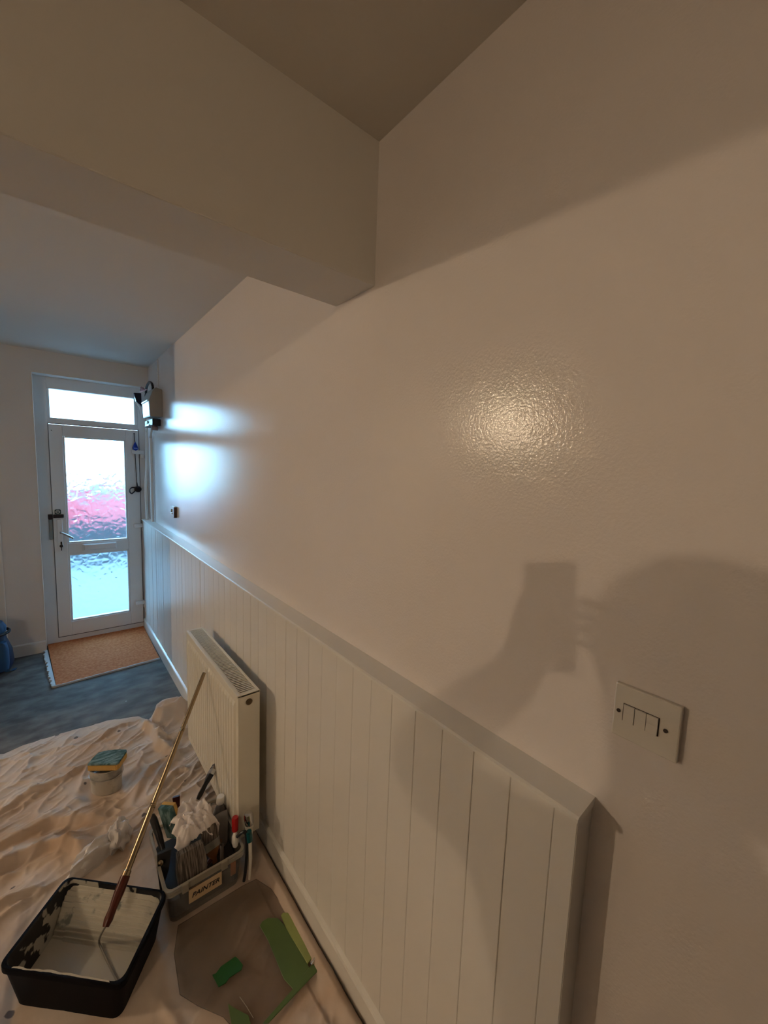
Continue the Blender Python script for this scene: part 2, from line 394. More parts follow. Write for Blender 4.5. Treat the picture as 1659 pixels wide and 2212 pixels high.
# handle plate, lever, lock
bm = bm_new(); box(bm, 0.022, 0.060, YF-.024, YF-.012, 0.845, 1.085, .006, 3); hp = obj('handle_plate', bm, M_upvc, lf, True)
bm = bm_new(); tube(bm, smooth_path([(0.046, YF-.02, .975), (0.046, YF-.065, .975), (0.060, YF-.072, .970), (0.125, YF-.072, .925)]), .0085, 10)
obj('handle', bm, M_steel, lf, True)
bm = bm_new(); lathe(bm, [(.010, 0), (.012, .006), (.012, .016), (.006, .018)], (0.044, YF-.022, .858), (0, -1, 0), 16)
k = obj('lock_cylinder', bm, M_black, lf, True)
bm = bm_new(); box(bm, .041, .047, YF-.040, YF-.022, .820, .852, .001); box(bm, .040, .050, YF-.03, YF-.024, .870, .894, .002); obj('key', bm, M_black, lf)
# chain / rim latch
bm = bm_new(); box(bm, 0.000, 0.070, YF-.034, YF-.012, 1.098, 1.126, .002); box(bm, -.032, -.006, YF-.018, YF, 1.085, 1.128, .003)
obj('latch_bar', bm, mat('dark_bronze', (0.035, .03, .04), .4, .5), d1)
bm = bm_new(); box(bm, -.030, -.006, YF-.012, YF, 0.915, 1.085, .003); obj('strike_plate', bm, mat('dull_zinc', (0.22, .26, .27), .5, .6), d1)
bm = bm_new(); box(bm, 0.012, 0.052, YF-.020, YF-.012, 1.128, 1.168, .008, 3); bd = obj('badge', bm, mat('dark_teal', (.01, .06, .07), .4), d1, True)
bm = bm_new(); lathe(bm, [(.015, 0), (.015, .002), (.011, .002), (.011, 0)], (.032, YF-.020, 1.148), (0, -1, 0), 20, False)
box(bm, .024, .040, YF-.0225, YF-.020, 1.146, 1.150)
obj('badge_mark', bm, M_white, bd)
bm = bm_new(); lathe(bm, [(.004, 0), (.004, .002)], (.017, YF-.012, 1.82), (0, -1, 0), 10); obj('screw_cap', bm, M_upvc_dk, lf)

# door mat in its well, with chalky edging strips
bm = bm_new(); prism(bm, [(-0.030, 3.478), (0.620, 3.520), (0.631, 4.318), (-0.078, 4.318)], 0.0005, 0.012)
tag(obj('door_mat', bm, M_mat), 'rust brown coir mat in front of the front door', 'door mat')
bm = bm_new()
random.seed(3)
def ragged(bm, a, b, w, n, z):
    a = Vector(a); b = Vector(b); d = (b-a); nn = Vector((-d.y, d.x, 0)).normalized()
    L = []; 
    for i in range(n+1):
        p = a + d*i/n; w1 = w*(0.6+0.9*random.random()); L.append((p, p+nn*w1))
    for (p, q), (r_, s) in zip(L, L[1:]):
        vs = [bm.verts.new((v.x, v.y, zz)) for zz in (0.0004, z) for v in (p, q, s, r_)]
        bm.faces.new(vs[4:]);
        for i in range(4): bm.faces.new((vs[i], vs[(i+1) % 4], vs[4+(i+1) % 4], vs[4+i]))
ragged(bm, (-0.032, 3.474, 0), (-0.080, 4.19, 0), .022, 40, .013)
ragged(bm, (0.622, 3.515, 0), (-0.040, 3.472, 0), -.007, 40, .013)
o = obj('mat_edging', bm, M_edge); o['kind'] = 'structure'; o['label'] = 'ragged chalky white strip around the mat well'

# ------------------------------------------------------------------ outside, seen through the glass
bm = bm_new(); box(bm, -14, 14, 4.5, 30, -0.35, -0.15); o = struct('ground_outside', bm, mat('pale_paving', (0.13, 0.135, 0.14), 0.8, var=.08, vscale=3), 'pale paving outside the door')
bm = bm_new(); box(bm, -0.6, 1.2, 4.4, 5.0, -0.15, -0.02, .01); struct('doorstep', bm, mat('pale_step', (0.10, 0.105, 0.11), .8), 'pale doorstep outside')
bm = bm_new(); box(bm, -9, 12, 8.6, 8.75, -0.15, 0.48, .01); struct('garden_wall', bm, mat('grey_render', (0.03, 0.035, 0.04), .8, var=.2, vscale=3), 'low grey wall beyond the doorstep')
def car():
    t = thing('car', (0.95, 10.6, -0.15), 'red car parked beyond the obscured door glass', 'car')
    Mred = mat('red_car_paint', (0.42, 0.012, 0.03), .25, coat=.6); Mgl = mat('car_glass', (.06, .08, .1), .1); Mt = M_blackmat
    prof = [(-2.0, .35), (-2.02, .62), (-1.9, .84), (-1.15, .93), (-.55, 1.36), (.75, 1.40), (1.45, 1.02), (1.95, .92), (2.0, .55), (1.98, .35)]
    bm = bm_new(); L = []
    for yy, sx, dz in ((-.86, .97, -.03), (-.80, 1, 0), (.80, 1, 0), (.86, .97, -.03)):
        L.append([(.95 + x*sx, 10.6+yy*(1 if z < .9 else .84), z-.15+dz) for x, z in prof])
    loft(bm, L); obj('car_body', bm, Mred, t, True, sharp=30)
    for x0, x1, x2, x3 in ((-.98, -.48, .05, .05), (.12, .12, .70, 1.2)):
        bm = bm_new(); loft(bm, [[(.95+x0, yy, .84), (.95+x1, yy, 1.16), (.95+x2, yy, 1.18), (.95+x3, yy, .86)] for yy in (10.6-.735, 10.6-.70)]); obj('side_window', bm, Mgl, t)
    for wx in (-1.25, 1.25):
        for wy in (-.86, .66):
            bm = bm_new(); lathe(bm, [(.2, 0), (.31, .01), (.33, .05), (.33, .16), (.31, .2)], (.95+wx, 10.6+wy, .18), (0, 1, 0), 24); w = obj('wheel', bm, Mt, t, True)
            bm = bm_new(); lathe(bm, [(.05, -.006), (.19, -.004), (.2, .01)], (.95+wx, 10.6+wy, .18), (0, 1, 0), 16); obj('hub_cap', bm, M_steel, w, True)
    bm = bm_new(); box(bm, .95-2.03, .95-1.93, 10.6-.75, 10.6-.45, .48, .62, .02); obj('headlamp', bm, M_white, t)
car()

# ------------------------------------------------------------------ wall-mounted things by the door
t = thing('meter_box', (0.66, 3.75, 2.05), 'grey metal meter box high on the wall beside the front door', 'meter box')
bm = bm_new()
near = [(0.70, 3.61, 2.160), (0.655, 3.61, 2.172), (0.632, 3.61, 2.145), (0.607, 3.61, 2.075), (0.612, 3.61, 1.945), (0.70, 3.61, 1.950)]
far = [(x, 3.90, z+.005) for x, y, z in near]
loft(bm, [near, far]); bmesh.ops.bevel(bm, geom=bm.edges[:], offset=.002, segments=1, affect='EDGES')
obj('case', bm, M_meter, t)
bm = bm_new()
loft(bm, [[(.6055, 3.625, 2.060), (.6095, 3.625, 1.955), (.612, 3.625, 1.955), (.608, 3.625, 2.060)], [(.6055, 3.89, 2.062), (.6095, 3.89, 1.957), (.612, 3.89, 1.957), (.608, 3.89, 2.062)]])
obj('lid', bm, M_shiny, t)
bm = bm_new(); box(bm, .596, .612, 3.63, 3.88, 2.064, 2.074, .002); obj('lid_rail', bm, M_shiny, t)
bm = bm_new(); tube(bm, smooth_path([(0.655, 3.72, 2.160), (0.655, 3.75, 2.215), (0.655, 3.86, 2.245), (0.655, 3.98, 2.225), (0.655, 4.03, 2.175), (.655, 4.04, 2.13)]), .0095, 10)
tag(obj('armoured_cable', bm, M_black, smooth=True), 'thick black cable looping over the grey meter box', 'cable')
t = thing('camera_unit', (0.62, 4.17, 2.1), 'dark angular unit in the corner between door frame and meter box', 'sensor')
bm = bm_new(); loft(bm, [[(.585, 4.16, 2.186), (.640, 4.16, 2.190), (.642, 4.16, 2.075), (.60, 4.16, 2.112)], [(.585, 4.199, 2.186), (.640, 4.199, 2.190), (.642, 4.199, 2.075), (.60, 4.199, 2.112)]]); obj('case', bm, M_navy, t)
bm = bm_new(); tube(bm, [(.592, 4.165, 2.11), (.618, 4.165, 2.085), (.630, 4.165, 2.07), (.636, 4.165, 2.02), (.645, 4.165, 2.00)], .007, 8); obj('bracket', bm, M_white, t, True)
bm = bm_new()
for k in range(3):
    tube(bm, smooth_path([(0.645, 4.02+.02*k, 2.205+.01*k), (0.615, 3.98+.03*k, 2.215-.012*k), (0.605, 3.92, 2.19-.01*k), (0.625, 3.86-.03*k, 2.175)]), .0045, 7)
tag(obj('loose_wires', bm, M_pink, smooth=True), 'loose pinkish wires above the meter box', 'wires')
t = thing('fuse_unit', (0.66, 3.85, 1.9), 'small dark electric service head fixed under the meter box', 'fuse')
bm = bm_new(); box(bm, .640, .70, 3.69, 4.02, 1.885, 1.938, .004); obj('case', bm, mat('dark_bakelite', (.02, .022, .028), .35), t)
bm = bm_new(); box(bm, .632, .641, 3.80, 3.98, 1.888, 1.897, .001); obj('seal_wire', bm, M_steel, t)
bm = bm_new(); box(bm, .632, .640, 3.86, 3.90, 1.91, 1.93, .001); obj('fuse_plug', bm, mat('green_plug', (.02, .12, .09), .4), t)
bm = bm_new(); lathe(bm, [(.02, 0), (.026, .01), (.022, .035)], (.668, 3.76, 1.885), (0, 0, -1), 16); obj('gland', bm, mat('pinkish_grey', (.32, .26, .27), .5), t, True)
bm = bm_new(); tube(bm, smooth_path([(.668, 4.10, 1.93), (.672, 4.16, 1.80), (.676, 4.21, 1.55), (.668, 4.235, 1.35), (.672, 4.24, 1.10), (.668, 4.24, .75), (.670, 4.24, .45), (.668, 4.24, .02)]), .011, 10)
tag(obj('service_pipe', bm, M_gloss, smooth=True), 'thin white pipe running down in the corner beside the door frame', 'pipe')
bm = bm_new(); tube(bm, [(.684, 3.98, 1.885), (.684, 4.03, 1.80), (.684, 4.035, 1.062)], .0125, 12)
tag(obj('cable_conduit', bm, M_gloss, smooth=True), 'white conduit dropping from the fuse unit to the dado top', 'conduit')
bm = bm_new(); tube(bm, [(.697, 3.74, 2.15), (.697, 3.742, 2.30), (.697, 3.735, 2.41)], .0035, 7); lathe(bm, [(.007, 0), (.007, .012)], (.697, 3.742, 2.30)); lathe(bm, [(.007, 0), (.007, .012)], (.697, 3.737, 2.392))
tag(obj('thin_cable', bm, M_gloss, smooth=True), 'thin white cable clipped up the wall to the ceiling', 'cable')

def lightswitch():
    t = thing('light_switch', (XW, 0.18, 1.228), 'white three-rocker light switch on the near right wall', 'switch')
    y0, y1, z0, z1 = 0.136, 0.226, 1.184, 1.272
    bm = bm_new(); box(bm, XW-.009, XW, y0, y1, z0, z1, .0022, 2); obj('plate', bm, M_plastic, t)
    ry = [(.1955, .2105), (.1795, .1945), (.1635, .1785)]
    bm = bm_new(); frame_ring(bm, 0, 0, 0, 0, 0, 0, 0, 0, 0, 0, 0) if 0 else box(bm, XW-.0096, XW-.0088, .1620, .2120, 1.2135, 1.2430); obj('recess', bm, M_plastic_dk, t)
    for k, (a, b) in enumerate(ry):
        bm = bm_new(); tl = (.0012, .0028)[k == 2]
        loft(bm, [[(XW-.009, a, z), (XW-.009, b, z), (XW-.0105-e, b, z), (XW-.0105-e, a, z)] for z, e in ((1.2145, tl), (1.228, .0008), (1.2422, .0022))])
        obj('rocker', bm, M_plastic, t)
    for yy in (.218, .1535):
        bm = bm_new(); lathe(bm, [(.0030, 0), (.0030, .0012)], (XW-.009, yy, 1.2275), (-1, 0, 0), 14); obj('screw', bm, M_plastic_dk, t)
lightswitch()
t = thing('push_switch', (XW, 3.27, 1.234), 'small white and brass push switch on the far right wall', 'switch')
bm = bm_new(); box(bm, XW-.018, XW, 3.215, 3.325, 1.195, 1.272, .003); obj('plate', bm, M_plastic, t)
bm = bm_new(); box(bm, XW-.020, XW-.001, 3.205, 3.2155, 1.192, 1.268, .001); obj('side_trim', bm, mat('dull_bronze', (.10, .06, .05), .4, .6), t)
bm = bm_new(); lathe(bm, [(.012, 0), (.010, .008)], (XW-.018, 3.28, 1.240), (-1, 0, 0), 12); box(bm, XW-.024, XW-.017, 3.255, 3.30, 1.215, 1.224, .001); obj('button', bm, M_brass, t)

# dog lead on the door: blue bag dispenser and black retractable reel
t = thing('dog_lead', (0.60, YF-.03, 1.34), 'black retractable dog lead hanging from the door with its strap', 'dog lead')
bm = bm_new(); lathe(bm, [(.020, -.011), (.028, -.008), (.028, .008), (.020, .011)], (.612, YF-.035, 1.338), (0, -1, 0), 24); obj('reel', bm, M_navy, t, True)
bm = bm_new(); tube(bm, smooth_path([(.590, YF-.035, 1.352), (.566, YF-.035, 1.352), (.549, YF-.035, 1.336), (.548, YF-.035, 1.314), (.560, YF-.035, 1.297), (.572, YF-.035, 1.303), (.590, YF-.035, 1.322)]), .0055, 8); obj('handle', bm, M_navy, t, True)
bm = bm_new(); tube(bm, [(.608, YF-.033, 1.366), (.606, YF-.03, 1.40)], [.006, .004], 8); tube(bm, [(.606, YF-.03, 1.40), (.602, YF-.024, 1.55), (.600, YF-.02, 1.672)], .0028, 6); obj('strap', bm, M_blackmat, t, True)
bm = bm_new(); lathe(bm, [(.006, 0), (.007, .002), (.007, .004)], (.603, YF-.034, 1.338), (0, -1, 0), 12); obj('logo', bm, mat('greyblue', (.1, .12, .2), .4), t)
t = thing('bag_dispenser', (0.60, YF-.03, 1.72), 'blue waste-bag dispenser hanging above the black reel', 'dispenser')
bm = bm_new(); lathe(bm, [(.003, .03), (.007, .022), (.014, .004), (.018, -.006), (.024, -.024), (.022, -.032), (.012, -.042), (.008, -.052)], (.602, YF-.030, 1.735), (0, 0, 1), 14); obj('pouch', bm, M_blue, t, True)
bm = bm_new(); box(bm, .588, .617, YF-.056, YF-.050, 1.708, 1.713, .001); obj('lettering_band', bm, mat('pale_blue_print', (.35, .45, .7), .5), t)
bm = bm_new(); tube(bm, [(.597, YF-.02, 1.84), (.598, YF-.024, 1.80), (.602, YF-.03, 1.762)], .003, 7); lathe(bm, [(.005, 0), (.005, .01)], (.597, YF-.012, 1.842), (0, -1, 0), 10); obj('cord', bm, M_navy, t, True)
bm = bm_new(); tube(bm, [(.602+.014*math.cos(a), YF-.03+.006*math.sin(a), 1.678) for a in [2*math.pi*i/14 for i in range(15)]], .0025, 6); obj('ring', bm, M_steel, t, True)

# rucksack at the left
def ruck():
    t = thing('rucksack', (-0.43, 4.0, 0), 'dark blue rucksack slumped on the floor by the brown door', 'rucksack')
    bm = bm_new(); L = []
    for z, rx, ry, ox in ((.004, .135, .10, 0), (.05, .155, .125, 0), (.14, .150, .120, -.002), (.22, .135, .105, -.012), (.30, .118, .088, -.016), (.325, .10, .07, -.02)):
        L.append([(-.425+ox+rx*math.copysign(abs(math.cos(a))**.7, math.cos(a)), 4.02+ry*math.copysign(abs(math.sin(a))**.7, math.sin(a)), z) for a in [2*math.pi*i/28 for i in range(28)]])
    loft(bm, L); obj('body', bm, M_bag, t, True)
    bm = bm_new(); L = []
    for z, s in ((.30, 1.0), (.335, 1.02), (.372, .86), (.388, .5)):
        L.append([(-.425+.122*s*math.cos(a), 4.0+.10*s*math.sin(a), z) for a in [2*math.pi*i/24 for i in range(24)]])
    loft(bm, L); obj('top_flap', bm, M_bag2, t, True)
    bm = bm_new(); tube(bm, [(-.425+.138*math.cos(a), 4.0+.116*math.sin(a), .295) for a in [2*math.pi*i/24 for i in range(25)]], .010, 8); obj('drawstring_hem', bm, M_blackmat, t, True)
    bm = bm_new(); L = []
    for z, s in ((.03, .9), (.08, 1), (.18, 1), (.24, .8)):
        L.append([(-.345+.055*s*math.cos(a), 3.925+.05*s*math.sin(a), z) for a in [2*math.pi*i/16 for i in range(16)]])
    loft(bm, L); obj('front_pocket', bm, M_bag2, t, True)
    bm = bm_new(); loft(bm, [[(x-.012, y_, z), (x+.012, y_+.004, z), (x+.012, y_+.004, z+.003), (x-.012, y_, z+.003)] for x, y_, z in ((-.33, 3.89, .05), (-.30, 3.90, .015), (-.277, 3.93, .003), (-.268, 3.965, .002))]); obj('strap', bm, M_bag2, t)
ruck()

# ------------------------------------------------------------------ radiator
def radiator():
    y0, y1, z0, z1, xf, xb = 1.440, 2.195, .118, .722, .512, .598
    t = thing('radiator', ((xf+xb)/2, (y0+y1)/2, z0), 'cream white panel radiator with top grille on the dado panelling', 'radiator')
    bm = bm_new()                                           # ribbed front panel
    n = 22; prof = [(xf+.004, y0+.002)]
    w = (y1-y0-.06)/n
    for i in range(n):
        a = y0+.03+i*w
        prof += [(xf+.004, a), (xf-.003, a+w*.22), (xf-.003, a+w*.78), (xf+.004, a+w)]
    prof += [(xf+.004, y1-.002), (xf+.012, y1-.002), (xf+.012, y0+.002)]
    def ins(p, d): return [(x + (d if x < xf+.004 else 0), y_) for x, y_ in p]
    loft(bm, [[(max(x, xf+.004), y_, z0) for x, y_ in prof], [(max(x, xf+.004), y_, z0+.035) for x, y_ in prof], [(x, y_, z0+.05) for x, y_ in prof], [(x, y_, z1-.055) for x, y_ in prof], [(max(x, xf+.004), y_, z1-.04) for x, y_ in prof], [(max(x, xf+.004), y_, z1-.008) for x, y_ in prof]])
    obj('front_panel', bm, M_rad, t)
    bm = bm_new(); box(bm, xb-.012, xb, y0+.004, y1-.004, z0, z1-.01, .003); obj('back_panel', bm, M_rad, t)
    for yy, nm in ((y0-.001, 'side_cover'), (y1-.001, 'side_cover')):
        bm = bm_new(); box(bm, xf+.002, xb+.001, yy, yy+.003, z0+.005, z1-.001, .001); obj(nm, bm, M_rad, t)
    bm = bm_new()
    for i in range(58):
        yy = y0+.02+i*(y1-y0-.04)/57
        box(bm, xf+.03, xb-.02, yy, yy+.0012, z0+.03, z1-.03)
    obj('fins', bm, M_rad_in, t)
    g = bpy.data.objects.new('top_grille', None); COL.objects.link(g); g.parent = t; g.matrix_parent_inverse = Matrix.Translation(t.location).inverted()
    bm = bm_new()
    frame_y = ((xf-.001, xf+.012), (xb-.010, xb+.001))
    for a, b in frame_y: box(bm, a, b, y0-.001, y1+.001, z1-.008, z1+.001, .0015)
    box(bm, xf+.012, xb-.010, y0-.001, y0+.013, z1-.008, z1+.001, .001); box(bm, xf+.012, xb-.010, y1-.013, y1+.001, z1-.008, z1+.001, .001)
    box(bm, xf+.0125, xf+.016, y0+.01, y1-.01, z1-.012, z1-.001)
    obj('grille_frame', bm, M_rad, g)
    me = None
    nb = 56
    for i in range(nb):
        yy = y0+.018+i*(y1-y0-.036)/(nb-1)
        if me is None:
            bm = bm_new(); box(bm, 0, xb-xf-.022, -.0028, .0028, 0, .0022); me = bpy.data.meshes.new('grille_bar'); bm.to_mesh(me); bm.free(); me.materials.append(M_rad)
        o = bpy.data.objects.new('grille_bar', me); COL.objects.link(o); o.parent = g; o.location = (xf+.012, yy, z1-.003)
    bm = bm_new(); lathe(bm, [(.0125, 0), (.0125, .003), (.009, .003), (.007, .0015), (.004, .0015)], (.556, y0-.001, .688), (0, -1, 0), 20); obj('air_plug', bm, mat('tarnished_brass', (.16, .12, .08), .35, .9), t, True)
    for yy in (1.56, 2.07):
        bm = bm_new(); box(bm, xb-.001, XP+.004, yy, yy+.03, .2, .64, .002); obj('wall_bracket', bm, M_rad, t)
    return t
radiator()
t = thing('radiator_valve', (.54, 1.405, .17), 'chrome and cream valve at the near foot of the radiator', 'valve')
bm = bm_new(); lathe(bm, [(.013, -.02), (.014, .0), (.0165, .012), (.0165, .02)], (.545, 1.408, .178), (0, 0, 1), 20); obj('collar', bm, M_rad, t, True)
bm = bm_new(); lathe(bm, [(.0160, 0), (.0175, .006), (.0175, .04), (.0145, .052), (.006, .055)], (.545, 1.408, .200), (-.12, -.1, 1), 20); obj('cap', bm, M_chrome, t, True)
bm = bm_new(); tube(bm, [(.545, 1.408, .16), (.545, 1.438, .16)], .009, 12); tube(bm, [(.545, 1.408, .165), (.545, 1.408, .004)], .0075, 12); lathe(bm, [(.013, 0), (.013, .02)], (.545, 1.408, .135), (0, 0, 1), 6); obj('tail_pipe', bm, M_chrome, t, True)

# ------------------------------------------------------------------ dust sheet
def vnoise(x, y, seed):
    rs = np.random.RandomState(seed); g = rs.rand(64, 64)
    xi = np.floor(x).astype(int); yi = np.floor(y).astype(int); fx = x-xi; fy = y-yi
    fx = fx*fx*(3-2*fx); fy = fy*fy*(3-2*fy)
    a = g[xi % 64, yi % 64]; b = g[(xi+1) % 64, yi % 64]; c = g[xi % 64, (yi+1) % 64]; d = g[(xi+1) % 64, (yi+1) % 64]
    return (a*(1-fx)+b*fx)*(1-fy)+(c*(1-fx)+d*fx)*fy
def seg_dist(X, Y, pts):
    best = np.full(X.shape, 9.0); side = np.zeros(X.shape); tt = np.zeros(X.shape); n = len(pts)-1
    for i in range(n):
        (ax, ay), (bx, by) = pts[i], pts[i+1]; dx, dy = bx-ax, by-ay; l2 = dx*dx+dy*dy
        t_ = np.clip(((X-ax)*dx+(Y-ay)*dy)/l2, 0, 1); px = ax+t_*dx; py = ay+t_*dy
        d = np.hypot(X-px, Y-py); s = np.sign((X-ax)*dy-(Y-ay)*dx)
        m = d < best; best = np.where(m, d, best); side = np.where(m, s, side); tt = np.where(m, (i+t_)/n, tt)
    return best, side, tt
def ridge(X, Y, pts, h, w1, w2=None):
    """fold: gentle on the left side (w1), steep on the right (w2)"""
    d, s, t_ = seg_dist(X, Y, pts); w2 = w2 or w1
    w = np.where(s > 0, w2, w1)
    return h*np.exp(-(d/w)**2)*np.clip(np.sin(np.pi*np.clip(t_*.94+.03, 0, 1))*1.6, 0, 1)
FOLDS = [
    ([(-.30, 2.24), (-.16, 2.34), (-.02, 2.36), (.10, 2.42)], .026, .03, .010),
    ([(-.36, 2.02), (-.20, 2.07), (-.06, 2.10), (.06, 2.03), (.14, 1.98)], .034, .055, .012),
    ([(-.30, 1.92), (-.16, 1.985), (-.06, 1.97), (.02, 1.90), (.05, 1.80)], .046, .045, .013),
    ([(-.30, 1.74), (-.22, 1.78), (-.13, 1.79), (-.08, 1.78)], .030, .02, .008),
    ([(.36, 2.64), (.40, 2.50), (.40, 2.34), (.46, 2.24)], .05, .03, .015),
    ([(.395, 2.66), (.46, 2.60), (.55, 2.62), (.63, 2.66)], .085, .05, .03),
    ([(.41, 2.70), (.47, 2.80), (.56, 2.82), (.64, 2.80)], .045, .05, .025),
    ([(.38, 2.44), (.44, 2.38), (.52, 2.36), (.60, 2.40)], .035, .03, .012),
    ([(.30, 1.98), (.36, 2.04), (.44, 2.10), (.49, 2.06)], .032, .025, .010),
    ([(.22, 2.00), (.30, 2.16), (.38, 2.22), (.50, 2.22)], .022, .025, .012),
    ([(.15, 2.62), (.24, 2.68), (.34, 2.70)], .02, .02, .01),
    ([(-.20, 1.55), (-.15, 1.66), (-.09, 1.74)], .018, .02, .008),
    ([(.16, 1.24), (.20, 1.12), (.22, 1.0)], .03, .02, .01),
    ([(.20, 1.32), (.19, 1.16), (.25, .98)], .025, .015, .008),
    ([(-.30, 1.30), (-.18, 1.38), (-.10, 1.44)], .02, .02, .008),
    ([(.0, 1.10), (.06, 1.14), (.14, 1.10)], .02, .02, .01),
]
def sheet_height(X, Y):
    z = np.zeros_like(X)
    ca, sa = math.cos(R(28)), math.sin(R(28))
    for k, (f, a, an, st) in enumerate(((2.2, .010, 20, 2.0), (5, .007, 35, 2.2), (9, .0100, 22, 2.2), (17, .0075, 35, 2.4), (37, .0040, 20, 2.2))):
        c, s = math.cos(R(an)), math.sin(R(an))
        U = (X*c+Y*s)*f/st; V = (-X*s+Y*c)*f
        wx = vnoise(U*.7+9, V*.7+3, 50+k)*1.2
        n = vnoise(U+17.3*k+wx, V+5.1*k+wx, k+1); n = 1-np.abs(2*n-1)
        z += a*(n**2*1.5 if k < 2 else n**4*1.6)
    for pts, h, w1, w2 in FOLDS: z += ridge(X, Y, pts, h, w1, w2)
    return z
def dust_sheet():
    bx = [(-.95, 2.70), (-.60, 2.78), (-.27, 2.80), (-.18, 2.835), (.013, 2.826), (.20, 2.804), (.362, 2.741), (.401, 2.675), (.443, 2.728), (.47, 2.81), (.508, 2.838), (.64, 2.81)]
    NX, NY = 360, 680
    xs = np.linspace(-.9, .628, NX); vs = np.linspace(0, 1, NY)
    yb = np.interp(xs, [p[0] for p in bx], [p[1] for p in bx])
    X = np.repeat(xs[:, None], NY, 1); Y = yb[:, None] + (-.12 - yb[:, None])*vs[None, :]
    # keep density near the camera's view
    z = sheet_height(X, Y)
    flat = np.zeros_like(z)
    def flatten(cx, cy_, rx, ry, f=.08):
        d = np.sqrt(((X-cx)/rx)**2+((Y-cy_)/ry)**2); return (lambda q: q*q*(3-2*q))(np.clip((1.75-d)/.75, 0, 1))
    m = flatten(.37, 1.51, .20, .20)
    m = np.maximum(m, flatten(.042, 1.44, .25, .25)); m = np.maximum(m, flatten(.150, 2.208, .075, .06))
    m = np.maximum(m, flatten(.42, 1.16, .21, .25)*.85)
    z = z*(1-m*.9)
    e = np.clip(vs*25, 0, 1)[None, :]; z = z*(.25+.75*e) + .003 + .010*np.exp(-((vs[None, :]*3.5)/.03)**2)*vnoise(X*9, Y*0+1, 9)
    # bunch along the wall, leaving a dark slot against the skirting
    w = np.clip((1.56-Y)/.15, 0, 1)
    edge = .030*np.exp(-((X-.598)/.020)**2)*w*(.75+.5*vnoise(Y*9, X*0+2, 12))
    z = np.where((X > .55) & (Y < 1.7), z*.4, z) + edge
    # overlapping layer low at the left
    z = z + .010*np.clip((-.115-X - .10*(1.75-Y))*40, 0, 1)*np.clip((1.80-Y)*60, 0, 1)
    z = z + .012*np.clip((-.255-X)*50, 0, 1)*np.clip((Y-2.5)*6, 0, 1)
    me = bpy.data.meshes.new('dust_sheet')
    co = np.stack([X, Y, z], -1).reshape(-1, 3)
    idx = np.arange(NX*NY).reshape(NX, NY)
    f = np.stack([idx[:-1, :-1], idx[1:, :-1], idx[1:, 1:], idx[:-1, 1:]], -1).reshape(-1, 4)
    me.from_pydata(co.tolist(), [], f.tolist()); me.materials.append(M_cloth)
    me.polygons.foreach_set('use_smooth', [True]*len(me.polygons))
    me.flip_normals() if me.polygons[0].normal.z < 0 else None
    o = bpy.data.objects.new('dust_sheet', me); COL.objects.link(o)
    tag(o, 'creased beige cotton dust sheet spread over the hall floor', 'dust sheet')
dust_sheet()

# ------------------------------------------------------------------ crumpled things
def crumple(name, m, c, size, seed, label, cat, amp=.35, rot=0, sub=4, parent=None, freq=2.2):
    bm = bm_new(); bmesh.ops.create_icosphere(bm, subdivisions=sub, radius=1)
    off = Vector((seed*3.1, seed*1.7, seed*.9)); rm = Matrix.Rotation(rot, 3, 'Z')
    for v in bm.verts:
        p = v.co.copy()
        n = noise.noise(p*freq+off); n2 = 1-abs(noise.noise(p*freq*2.3+off*2))*2; n3 = 1-abs(noise.noise(p*freq*5+off*3))*2
        r = 1+amp*n*1.2+amp*.45*n2+amp*.12*n3
        q = Vector((p.x*r*size[0], p.y*r*size[1], max(p.z*r, -.55)*size[2]))
        v.co = rm @ q + Vector(c)
    o = obj(name, bm, m, parent, True, sharp=50)
    if label: tag(o, label, cat)
    return o
M_film = mat('thin_cloudy_plastic_film', (0.74, 0.70, 0.68), 0.22, alpha=.85)
crumple('crumpled_film', M_rag, (.075, 1.80, .034), (.085, .032, .050), 4, 'crumpled translucent plastic lying behind the black paint tray', 'plastic sheet', .30, R(28))
o = bpy.data.objects['crumpled_film']; o.data.materials[0] = M_film
bm = None
crumple('crumpled_film', M_film, (.158, 1.835, .040), (.036, .050, .062), 11, 'crumpled translucent plastic standing left of the tool tub, beside the pole', 'plastic sheet', .32, R(-20))

# ------------------------------------------------------------------ tub with sponge
t = thing('filler_tub', (.145, 2.222, .006), 'grey-white plastic tub with smeared sides on the dust sheet', 'tub')
def oval(bm, c, rx, ry, ang):
    d = Vector((math.cos(ang), math.sin(ang), 0)); e = Vector((-d.y, d.x, 0)); c = Vector(c)
    for v in bm.verts:
        q = v.co-c; a_, b_ = q.dot(d), q.dot(e); h = q.z; v.co = c+d*a_*rx+e*b_*ry+Vector((0, 0, h))
TC = (.150, 2.208, .005); TA = math.atan2(-.58, .82)
bm = bm_new(); lathe(bm, [(.062, 0), (.066, .004), (.070, .105), (.072, .108), (.073, .120), (.068, .120), (.066, .105), (.06, .01)], TC, (0, 0, 1), 44, False)
bmesh.ops.contextual_create(bm, geom=[e for e in bm.edges if e.is_boundary and e.verts[0].co.z < .008]); oval(bm, TC, 1.0, .72, TA); obj('tub_body', bm, M_tub, t, True)
bm = bm_new(); lathe(bm, [(.0665, 0), (.0665, .003)], (TC[0], TC[1], .10), (0, 0, 1), 32); oval(bm, TC, 1.0, .72, TA); obj('filler', bm, M_paint, t)
bm = bm_new(); tube(bm, [(TC[0]+.074*math.cos(a), TC[1]+.074*math.sin(a), .112-.028*abs(math.sin((a-1)/2))) for a in [2*math.pi*i/40 for i in range(41)]], .002, 6); oval(bm, TC, 1.0, .72, TA); obj('bail_handle', bm, M_steel, t, True)
